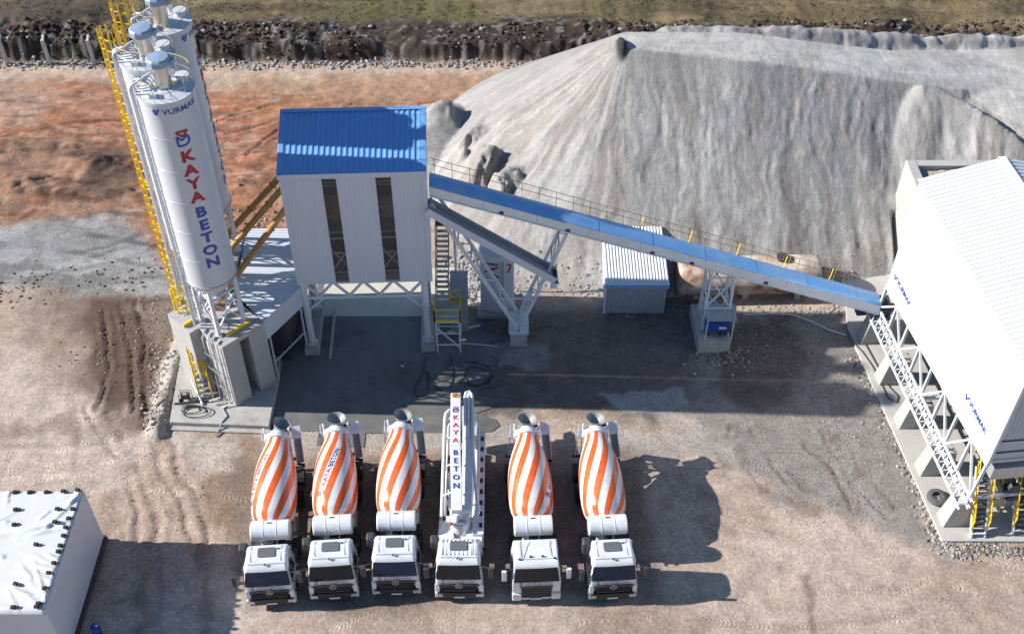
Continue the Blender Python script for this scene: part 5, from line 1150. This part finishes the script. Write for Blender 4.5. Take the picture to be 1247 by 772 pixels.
def mixer(px,py,rz,label,style='a',phase=0.0,text=None,hopper=0.0,gl='glassd'):
    A=P(px,py,0); t=thing('mixer_truck',label,'mixer truck',(A.x,A.y+.1,0),R(rz),'trucks parked in a row')
    cab(t,style,style=='a',gl); chassis(t,9.4,[(1.35,False),(3.15,False),(6.5,True),(7.9,True)])
    # drum: 8 orange and 8 white twisted bands
    mb=MB(); ts=np.linspace(0,DL,40); nb=18; sub=4; n=nb*sub; vs=[]; 
    f=lambda tt:-TW*(tt-2.4)/DL
    rr=np.interp(ts,[a for a,b in DR],[b for a,b in DR])
    rr=np.convolve(np.pad(rr,2,mode='edge'),np.ones(5)/5,'valid')
    for tt,r in zip(ts,rr):
        for k in range(n): vs.append(tuple(dpt(tt,phase+f(tt)+2*math.pi*k/n,r)))
    fo=[];fw=[]
    for i in range(len(ts)-1):
        for k in range(n): (fo if (k//sub)%2 else fw).append((i*n+k,i*n+(k+1)%n,(i+1)*n+(k+1)%n,(i+1)*n+k))
    mb.add(vs,fw,M['truck']); o_=0; mi=mb.mi(M['orange'])
    for q in fo: mb.f.append(q); mb.m.append(mi)
    mb.f.append(tuple(range(n-1,-1,-1))); mb.m.append(0)
    dr=mb.build('drum',t,world=False,smooth=60)
    if text is not None:
        # the band nearest the wanted bearing carries the name
        w=2*math.pi/nb; k=round((text-phase-w/2)/(2*w)); a0=phase+w/2+2*w*k
        def fn(x,y,a0=a0):
            tt=2.55+x; r=float(np.interp(tt,ts,rr)); return tuple(dpt(tt,a0+f(tt)-y/r,r+.012))
        mb=MB(); put_text(mb,'KAYA',.36,M['red'],fn,.02,1.05,.08,0,(-.42,0)); put_text(mb,'BETON',.36,M['navy'],fn,.02,1.05,.08,0,(.78,0)); emblem(mb,lambda x,y:fn(x-1.28,y),.34,M['red'],M['navy']); mb.build('lettering',dr,world=False)
    # roller ring and collar
    mb=MB(); mb.lathe([(.62,DL-.02),(.66,DL),(.72,DL+.02),(.72,DL+.26),(.66,DL+.28),(.62,DL+.3),(.62,DL+.42),(.40,DL+.44)],M['truck'],36,dA,axis=dax); mb.build('roller_ring',t,world=False,smooth=35)
    # front pedestal, gearbox
    mb=MB(); mb.box(-.5,.5,3.3,3.7,1.1,2.0,M['chass']); mb.tube((0,3.3,2.05),(0,3.7,2.15),.35,M['galv'],16); mb.box(-.95,.95,2.9,3.05,1.1,1.5,M['chass']); mb.build('gearbox',t,world=False,smooth=40)
    # water tank across the truck
    mb=MB(); prof=[(.1,-1.02),(.46,-1.0),(.52,-.95),(.52,-.36),(.535,-.35),(.535,-.33),(.52,-.32),(.52,.32),(.535,.33),(.535,.35),(.52,.36),(.52,.95),(.46,1.0),(.1,1.02)]; mb.lathe(prof,M['truck'],32,(0,3.0,2.55),axis=(1,0,0)); wt_=mb.build('water_tank',t,world=False,smooth=35)
    mb=MB(); mb.bar((-.12,3.08,3.08),(.12,3.08,3.08),.05,.03,M['blk']); mb.build('tank_handle',wt_,world=False)
    mb=MB()
    for x,y,z,m,r in ((-.45,2.65,1.9,M['truck'],.13),(-.1,2.55,1.75,M['galv'],.16),(.3,2.7,1.7,M['dkgrey'],.2),(.65,2.6,1.6,M['chass'],.18),(-.75,2.8,1.5,M['dkgrey'],.2)): mb.tube((x,y,.9),(x,y+.1,z),r,m,12)
    mb.tube((-.3,2.3,2.0),(-.25,3.4,2.1),.05,M['truck'],8); mb.tube((.25,2.3,2.0),(.4,3.4,2.2),.04,M['galv'],8); mb.bar((-.9,2.6,1.55),(.95,2.6,1.55),.2,.12,M['galv']); mb.bar((.2,3.0,1.8),(1.0,3.0,1.8),.1,.1,M['chass']); mb.build('engine_pipes',t,world=False,smooth=40)
    # rear frame, hopper, chute, ladder
    e=dB; mb=MB()
    for s in (-.62,.62): mb.bar((s,8.45,.9),(s*.95,8.7,2.5),.13,.13,M['truck']); mb.bar((s,7.6,1.0),(s*.95,8.65,2.3),.1,.1,M['truck']); mb.bar((s*.95,8.75,2.4),(s*1.1,8.85,3.7),.08,.08,M['truck'])
    mb.bar((-.62,8.67,2.45),(.62,8.67,2.45),.12,.16,M['truck']); mb.build('rear_frame',t,world=False)
    hd=Vector((hopper,.15,1)).normalized(); hc=Vector((0,9.15,3.1)); mb=MB()
    mb.lathe([(.26,0),(.28,.2),(.47,.6),(.51,.62),(.455,.595),(.22,.25),(.02,.1)],M['hopper'],28,hc,axis=hd,caps=False); mb.build('feed_hopper',t,world=False,smooth=40)
    mb=MB(); mb.ext([(-.36,9.05,1.5),(.36,9.05,1.5),(.48,9.05,2.6),(-.48,9.05,2.6)],(0,.05,0),M['galv']); mb.tube((0,9.25,2.7),(.1,9.55,1.7),.3,M['galv'],14,.22); mb.build('collector',t,world=False,smooth=40)
    mb=MB()
    ca,cb=Vector((.98,9.3,3.15)),Vector((1.15,7.95,1.75)); up_=Vector((0,-.3,1)).normalized(); dd=(cb-ca).normalized()
    for w_,zz_ in ((-.2,0),(.2,0)): mb.bar(ca+Vector((w_,0,.1)),cb+Vector((w_,0,.1)),.04,.22,M['truck'])
    mb.bar(ca,cb,.42,.04,M['hopper']); mb.bar(ca+Vector((0,-.1,.24)),ca+dd*.7+Vector((0,-.1,.24)),.5,.05,M['truck']); mb.bar(ca+Vector((-.9,-.2,-.1)),ca+Vector((-.1,-.05,0)),.1,.1,M['chass']); mb.tube(cb+Vector((-.2,0,-.1)),cb+Vector((.2,-.1,-.1)),.08,M['blk'],8); mb.build('discharge_chute',t,world=False)
    mb=MB()
    for s in (0,.34): mb.tube((-1.02+s,8.9,.7),(-.86+s*.6,9.05,3.4),.025,M['truck'],6)
    for k in range(8): z=1.0+k*.32; u=(z-.7)/2.7; mb.tube((-1.02+.16*u,8.9+.15*u,z),(-.68+.02*u,8.9+.15*u,z),.02,M['truck'],5)
    mb.box(-1.0,-.55,8.85,9.3,2.55,2.6,M['galv']); mb.build('rear_ladder',t,world=False)
    mb=MB(); mb.box(-1.15,1.15,8.9,9.0,.75,.95,M['chass'])
    mb.build('rear_bumper',t,world=False)
    for s in (-1,1): mb=MB(); mb.box(min(s*.8,s*1.12),max(s*.8,s*1.12),9.0,9.03,.78,.92,M['redp']); mb.build('tail_lamp',t,world=False)
    return t
mixer(333,742,4.2,'striped mixer truck at the left end of the row, beside the concrete base','a',.42,-1.05,.55,'glass_sky')
mixer(409,735,4.0,'second striped mixer truck from the left, drum name running up the top of its drum','a',.30,-.42,.1)
mixer(484,730,1.6,'striped mixer truck parked immediately left of the white boom pump truck','a',.18,None,.25,'glass_sky')
mixer(653,736,2.9,'striped mixer truck with flat hatchless cab roof, right of the pump truck','b',.30,.95,.1)
mixer(745,735,3.7,'striped mixer truck at the right end of the row, casting its shadow on bare ground','a',.12,None,.1,'glass_sky')
# ---------------------------------------------------------------- boom pump truck
A=P(560,734,0); t=thing('pump_truck','white concrete pump truck with folded boom arms, between the striped mixer trucks','pump truck',(A.x,A.y+.1,0),R(.2),'trucks parked in a row')
cab(t,'a',True); chassis(t,10.2,[(1.35,False),(3.1,False),(6.9,True),(8.3,True)])
tr=M['truck']
mb=MB()
for x in np.arange(-.85,.9,.21): mb.bar((x,.75,3.105),(x,1.7,3.1),.05,.03,tr)
mb.build('roof_ribs',t,world=False)
mb=MB(); mb.box(-.1,1.22,4.05,9.6,1.2,1.45,tr); mb.box(-1.18,1.22,2.45,4.0,1.2,1.45,tr); mb.box(-1.18,-1.0,4.05,9.6,1.1,1.4,M['galv']); mb.ext([(.62,2.6,1.46),(1.22,2.6,1.46),(1.22,9.4,1.46),(.74,9.4,1.46)],(0,0,.75),tr); mb.build('deck',t,world=False,bevel=.03)
mb=MB()
for y in np.arange(3.0,9.3,.72): mb.box(.98,1.14,y,y+.3,2.212,2.225,M['blk'])
for a,b in ((.75,2.75),(-.95,2.75)): mb.box(a-.1,a+.25,b,b+.35,1.455,1.47,M['blk'])
mb.build('deck_openings',t,world=False)
mb=MB(); mb.lathe([(.75,1.45),(.75,1.75),(.55,1.8),(.5,2.6),(.3,2.7)],tr,28,(0,3.3,0)); mb.bar((-.2,3.3,2.3),(-.1,3.2,3.5),.6,.5,tr); mb.build('turret',t,world=False,smooth=40)
mb=MB()
for s in (-1,1): mb.ext([(s*.3,2.5,1.5),(s*1.15,2.35,1.5),(s*1.15,3.0,1.5),(s*.5,4.0,1.5)],(0,0,.5),tr); mb.tube((s*1.05,2.75,.4),(s*1.05,2.75,1.9),.15,tr,12)
mb.build('outrigger',t,world=False,bevel=.03)
def arm(name,pts,w,h,m=tr):
    mb=MB()
    for p,q in zip(pts[:-1],pts[1:]): mb.bar(p,q,w,h,m)
    return mb.build(name,t,world=False,bevel=.03)
top=arm('upper_boom',[(-.12,3.0,3.55),(-.32,7.0,3.80),(-.42,10.9,3.62)],.56,.42)
def fz(y): return 3.55+.25*(y-3.0)/4+.225 if y<7 else 3.80-.18*(y-7)/3.9+.225
def fn(x,y,yc=0): 
    yy=yc+y; return (-.12-.2*(yy-3.0)/4+x if yy<7 else -.32-.1*(yy-7)/3.9+x,yy,fz(yy)+.012)
mb=MB(); y=9.0
for ch in 'KAYA': put_text(mb,ch,.46,M['pink'],lambda a,b,y=y:fn(a,b,y),.02,1.0); y-=.55
y-=.28
for ch in 'BETON': put_text(mb,ch,.46,M['navy'],lambda a,b,y=y:fn(a,b,y),.02,1.0); y-=.52
emblem(mb,lambda a,b:fn(a,b,9.6),.36,M['pink'],M['navy'])
mb.add([fn(-.2,-.17,10.68),fn(.2,-.17,10.68),fn(.2,.17,10.68),fn(-.2,.17,10.68)],[(0,1,2,3)],M['stick'])
f2=lambda x,y:tuple(Vector(fn(x,y,10.68))+Vector((0,0,.006))); mb_=[(.12*math.cos(q*.4),.12*math.sin(q*.4)) for q in range(16)]; grid_poly(mb,mb_+[mb_[0]],M['blk'],f2,.04); grid_poly(mb,[(-.1,-.08),(.1,.08)],M['blk'],f2,.05)
mb.build('lettering',top,world=False)
arm('lower_boom',[(.18,3.1,2.75),(.22,6.8,2.9),(.12,10.7,2.8)],.36,.36); arm('middle_boom',[(.42,3.3,3.0),(.40,7,3.12),(.34,10.5,3.05)],.4,.36); arm('lower_boom',[(-.55,3.9,2.6),(-.55,7.0,2.75),(-.6,10.2,2.7)],.2,.26)
def pipe(name,pts,r): mb=MB(); mb.path(pts,r,tr,8); return mb.build(name,t,world=False,smooth=60)
pipe('delivery_pipe',[(-.95,3.2,2.9),(-.98,6,3.05),(-1.02,9.6,3.1),(-.98,10.0,3.1),(-.8,10.25,3.1),(-.62,10.3,3.1),(-.55,10.0,3.05),(-.56,8.2,3.0)],.085)
pipe('delivery_pipe',[(.95,3.3,3.0),(.62,6.8,3.2),(.48,10.9,3.35),(.44,11.2,3.36),(.3,11.4,3.36),(.12,11.3,3.35),(.08,11.0,3.35),(.14,9.0,3.3)],.095)
pipe('delivery_pipe',[(.55,3.6,3.0),(.38,6.8,3.2),(.27,10.95,3.4),(.27,11.2,3.35)],.08)
pipe('delivery_pipe',[(-.78,3.4,2.7),(-.8,6.5,2.8),(-.82,9.3,2.8),(-.76,9.6,2.7)],.06)
pipe('delivery_pipe',[(.9,3.9,2.6),(.88,8,2.75),(.85,10.0,2.75),(.8,10.3,2.6)],.07)
mb=MB()
for y in (4.4,6.3,8.2,9.6): mb.bar((-1.02,y,2.98),(-.45,y+.2,3.1),.08,.08,tr); mb.bar((.15,y,3.15),(.62,y,3.15),.12,.06,M['galv'])
for y in (5,7.2,9.4): mb.tube((.42,y,2.95),(.42,y+.5,2.95),.05,M['galv'],8)
mb.build('clamp',t,world=False)
mb=MB(); mb.tube((-.4,3.4,2.2),(-.6,5.2,2.5),.12,tr,12); mb.tube((-.6,5.2,2.5),(-.66,6.3,2.55),.07,M['steel'],10); mb.box(-.75,-.35,3.2,3.6,1.9,2.4,tr); mb.build('hydraulic_ram',t,world=False,smooth=40)
mb=MB(); mb.box(-.95,-.5,5.2,6.4,1.46,2.0,M['dkgrey']); mb.tube((-.95,4.4,1.8),(-.7,5.0,1.9),.1,M['galv'],10); mb.build('valve_block',t,world=False,bevel=.03)
mb=MB(); mb.box(-.92,-.6,7.1,7.5,1.46,2.1,M['redp']); mb.build('red_box',t,world=False,bevel=.04)
mb=MB(); mb.add([(-.8,9.4,1.9),(.8,9.4,1.9),(.8,10.5,1.9),(-.8,10.5,1.9),(-.35,9.7,.9),(.35,9.7,.9),(.35,10.2,.9),(-.35,10.2,.9)],[(0,1,5,4),(1,2,6,5),(2,3,7,6),(3,0,4,7),(4,5,6,7)],M['galv']); mb.build('concrete_hopper',t,world=False)
mb=MB(); mb.tube((.1,3.4,3.3),(.55,3.35,3.3),.22,tr,16); mb.tube((-.75,2.9,2.75),(.3,2.9,2.75),.1,M['galv'],12); mb.lathe([(.04,0),(.08,.02),(.08,.1),(.04,.12)],M['redp'],12,(-.45,2.75,2.85)); mb.build('boom_joint',t,world=False,smooth=40)
# ================================================================ tarped tank at lower left
ct=thing('covered_basin','big white walled basin with a wrinkled tarpaulin cover, at lower left','basin',(-27,32,0))
X0,X1,Y0,Y1,ZC=-38.0,-21.85,28.55,35.5,4.42
mb=MB(); mb.box(X0,X1,Y0,Y1,.35,ZC-.02,M['tanks']); mb.build('wall',ct,bevel=.03)
mb=MB(); mb.box(X0-.1,X1+.12,Y0-.1,Y1+.1,0,.35,mat('dark_plinth',(.07,.055,.05),.9,var=.3)); mb.build('base',ct)
tx=np.arange(X0-.05,X1+.06,.09); ty=np.arange(Y0-.06,Y1+.07,.09); A3,B3=np.meshgrid(tx,ty)
cr=lambda s,f: np.maximum(0,1-np.abs(fbm(A3+B3*.4,B3-A3*.25,f,3,s)-.5)*22)
edge=np.minimum(np.minimum(X1-A3,A3-X0),np.minimum(Y1-B3,B3-Y0))
Z3=ZC+.03+.03*(fbm(A3,B3,.5,4,305)-.5)+.012*(fbm(A3,B3,2.5,3,306)-.5)
rc=random.Random(11)
for i in range(46):
    if i<30: x0_=rc.choice((X1-.1,X1-.1,rc.uniform(-34,-22.5))); y0_=rc.uniform(Y0,Y1) if x0_>-22.2 else rc.choice((Y0+.1,Y1-.1))
    else: x0_,y0_=rc.uniform(-33,-23),rc.uniform(Y0+1,Y1-1)
    a_=math.atan2(32+rc.uniform(-3,3)-y0_,-28+rc.uniform(-4,4)-x0_); L_c=rc.uniform(.8,3.2); d,S=dline([(x0_,y0_),(x0_+L_c*math.cos(a_),y0_+L_c*math.sin(a_))],A3+.25*(fbm(A3,B3,.9,2,320+i)-.5),B3+.25*(fbm(A3,B3,.9,2,360+i)-.5))
    Z3=Z3+rc.uniform(.04,.11)*np.exp(-(d/rc.uniform(.05,.1))**2)*(1-sst(L_c*.5,L_c,S))
ln=np.abs((B3-32.6)-(A3+26)*.22); Z3=Z3+.10*np.exp(-(ln/.14)**2)*(A3<-23)
Z3=np.where(edge<.0,ZC-.18,Z3)
me_o=heights_from_grid('tarpaulin',tx,ty,Z3-ZC,np.ones(A3.shape+(3,)),np.zeros(A3.shape),M['tarp']); me_o.parent=ct; me_o.location=(27,-32,ZC)
bs=[]
for (a,b) in ((20,595),(38,595),(58,596),(79,596),(101,597),(94,619),(89,632),(85,643),(80,652),(75,664),(73,671),(67,686),(61,699),(56,717),(48,735),(45,741),(17,739),(20,711),(68,636),(71,620),(20,620),(18,638),(45,663)): bs.append(P(a,b,ZC+.1))
proto=None
for i,p in enumerate(bs):
    if proto is None:
        proto=thing('ballast_block','black ballast block lying on the white tarpaulin to hold it down','ballast block',(0,0,0),0,'ballast blocks on the tarpaulin')
        mb=MB(); mb.box(-.16,.08,-.09,.09,0,.14,M['black']); mb.build('block',proto,world=False,bevel=.04)
        mb=MB(); mb.box(.085,.22,-.07,.07,0,.1,M['dkgrey']); mb.build('flap',proto,world=False,bevel=.04); o=proto
    else:
        o=proto.copy(); COL.objects.link(o)
        for c_ in list(proto.children): k=c_.copy(); COL.objects.link(k); k.parent=o
    q=P(0,0,0); x=min(max(p.x,X0+.1),X1-.2); y=min(max(p.y,Y0+.15),Y1-.15)
    i0=int(np.argmin(abs(tx-x))); j0=int(np.argmin(abs(ty-y))); o.location=(x,y,float(Z3[max(0,j0-2):j0+3,max(0,i0-2):i0+3].max())-.02); o.rotation_euler=(0,0,random.uniform(-.35,.35))
bp_=P(118,768,.4); br=thing('blue_drum','small blue drum standing by the right wall of the covered basin','drum',(bp_.x,bp_.y,0))
mb=MB(); mb.lathe([(.20,0),(.22,.02),(.22,.28),(.235,.3),(.22,.32),(.22,.58),(.235,.6),(.22,.62),(.21,.88),(.18,.9)],M['bluep'],24,(bp_.x,bp_.y,0)); mb.build('barrel',br,smooth=40)
mb=MB(); mb.lathe([(.06,.9),(.06,.95),(.02,.96)],M['plate'],10,(bp_.x+.1,bp_.y,0)); mb.build('bung',br)
# fence posts at the bank
M['post']=mat('pale_post',(.50,.49,.47),.85,var=.12,vs=3)
for i,(a,lab) in enumerate(((10,'leftmost of three pale concrete posts at the dark bank'),(62,'middle one of three pale concrete posts at the dark bank'),(116,'concrete post at the dark bank nearest the silos'))):
    p=P(a,78,0); mb=MB(); mb.bar((p.x,p.y-.1,-.2),(p.x-.05,p.y-.1,2.3),.26,.24,M['post']); mb.bar((p.x-.05,p.y-.02,2.2),(p.x-.02,p.y+.35,2.5),.2,.18,M['post']); tag(mb.build('concrete_post',bevel=.02),lab,'post','posts at the bank')
# hoses and rails on the wet yard
def hose(pts,r,lab,m=M['hose'],nm='yard_hose'):
    w=[P(a,b,.06) for a,b in pts]
    sm=[]
    for i in range(len(w)-1):
        p0,p1,p2,p3=w[max(i-1,0)],w[i],w[i+1],w[min(i+2,len(w)-1)]
        for k in range(6):
            u=k/6; sm.append(.5*((2*p1)+(p2-p0)*u+(2*p0-5*p1+4*p2-p3)*u*u+(3*p1-p0-3*p2+p3)*u**3))
    sm.append(w[-1]); mb=MB(); mb.path(sm,r,m,6); tag(mb.build(nm,smooth=60),lab,'hose')
hose([(518,436),(514,455),(505,472),(508,482),(518,480),(522,470),(519,452),(530,470),(545,478)],.032,'black hose tangled on the wet yard below the access stair')
hose([(566,440),(590,444),(600,455),(594,466),(576,468),(566,458),(572,447),(590,450),(597,460),(580,470),(562,464)],.032,'coiled black hose on the yard left of the concrete block')
hose([(562,418),(590,420),(606,422)],.04,'short pale hose by the white tank',M['clad'])
hose([(548,430),(552,455),(548,470)],.03,'dark hose hanging beside the access stair foot')
mb=MB(); a=P(545,405,.1); b=P(585,396,.1); mb.bar(a,b,.1,.12,M['clad']); tag(mb.build('steel_rail'),'pale steel rail on the yard left of the white tank','rail')
# ================================================================ camera, sky, sun
cam=bpy.data.cameras.new('camera'); cam.sensor_width=36; cam.sensor_fit='HORIZONTAL'; cam.lens=F/1247*36; cam.clip_end=6000; cam.clip_start=.5
co=bpy.data.objects.new('camera',cam); COL.objects.link(co); co.location=(0,0,CH); co.rotation_euler=(math.pi/2-TH,0,0); sc.camera=co
W=bpy.data.worlds.new('World'); sc.world=W; W.use_nodes=True; nt=W.node_tree
sk=nt.nodes.new('ShaderNodeTexSky'); sk.sky_type='NISHITA'; sk.sun_disc=False; sk.sun_elevation=R(30); sk.sun_rotation=R(-88); sk.air_density=1.5; sk.dust_density=0.0; sk.ozone_density=7.0
bg=nt.nodes['Background']; bg.inputs['Strength'].default_value=.07; nt.links.new(sk.outputs['Color'],bg.inputs['Color'])
sl=bpy.data.lights.new('sun','SUN'); sl.energy=5.0; sl.angle=R(.53); sl.color=(1,.955,.89)
so=bpy.data.objects.new('sun',sl); COL.objects.link(so); so.location=(-40,0,60)
dsun=Vector((-math.cos(R(30)),.035*math.cos(R(30)),math.sin(R(30)))); so.rotation_euler=dsun.to_track_quat('Z','Y').to_euler()
sc.view_settings.view_transform='Standard'; sc.view_settings.look='None'; sc.view_settings.exposure=.75; sc.view_settings.gamma=1.0
sc.view_settings.use_curve_mapping=False
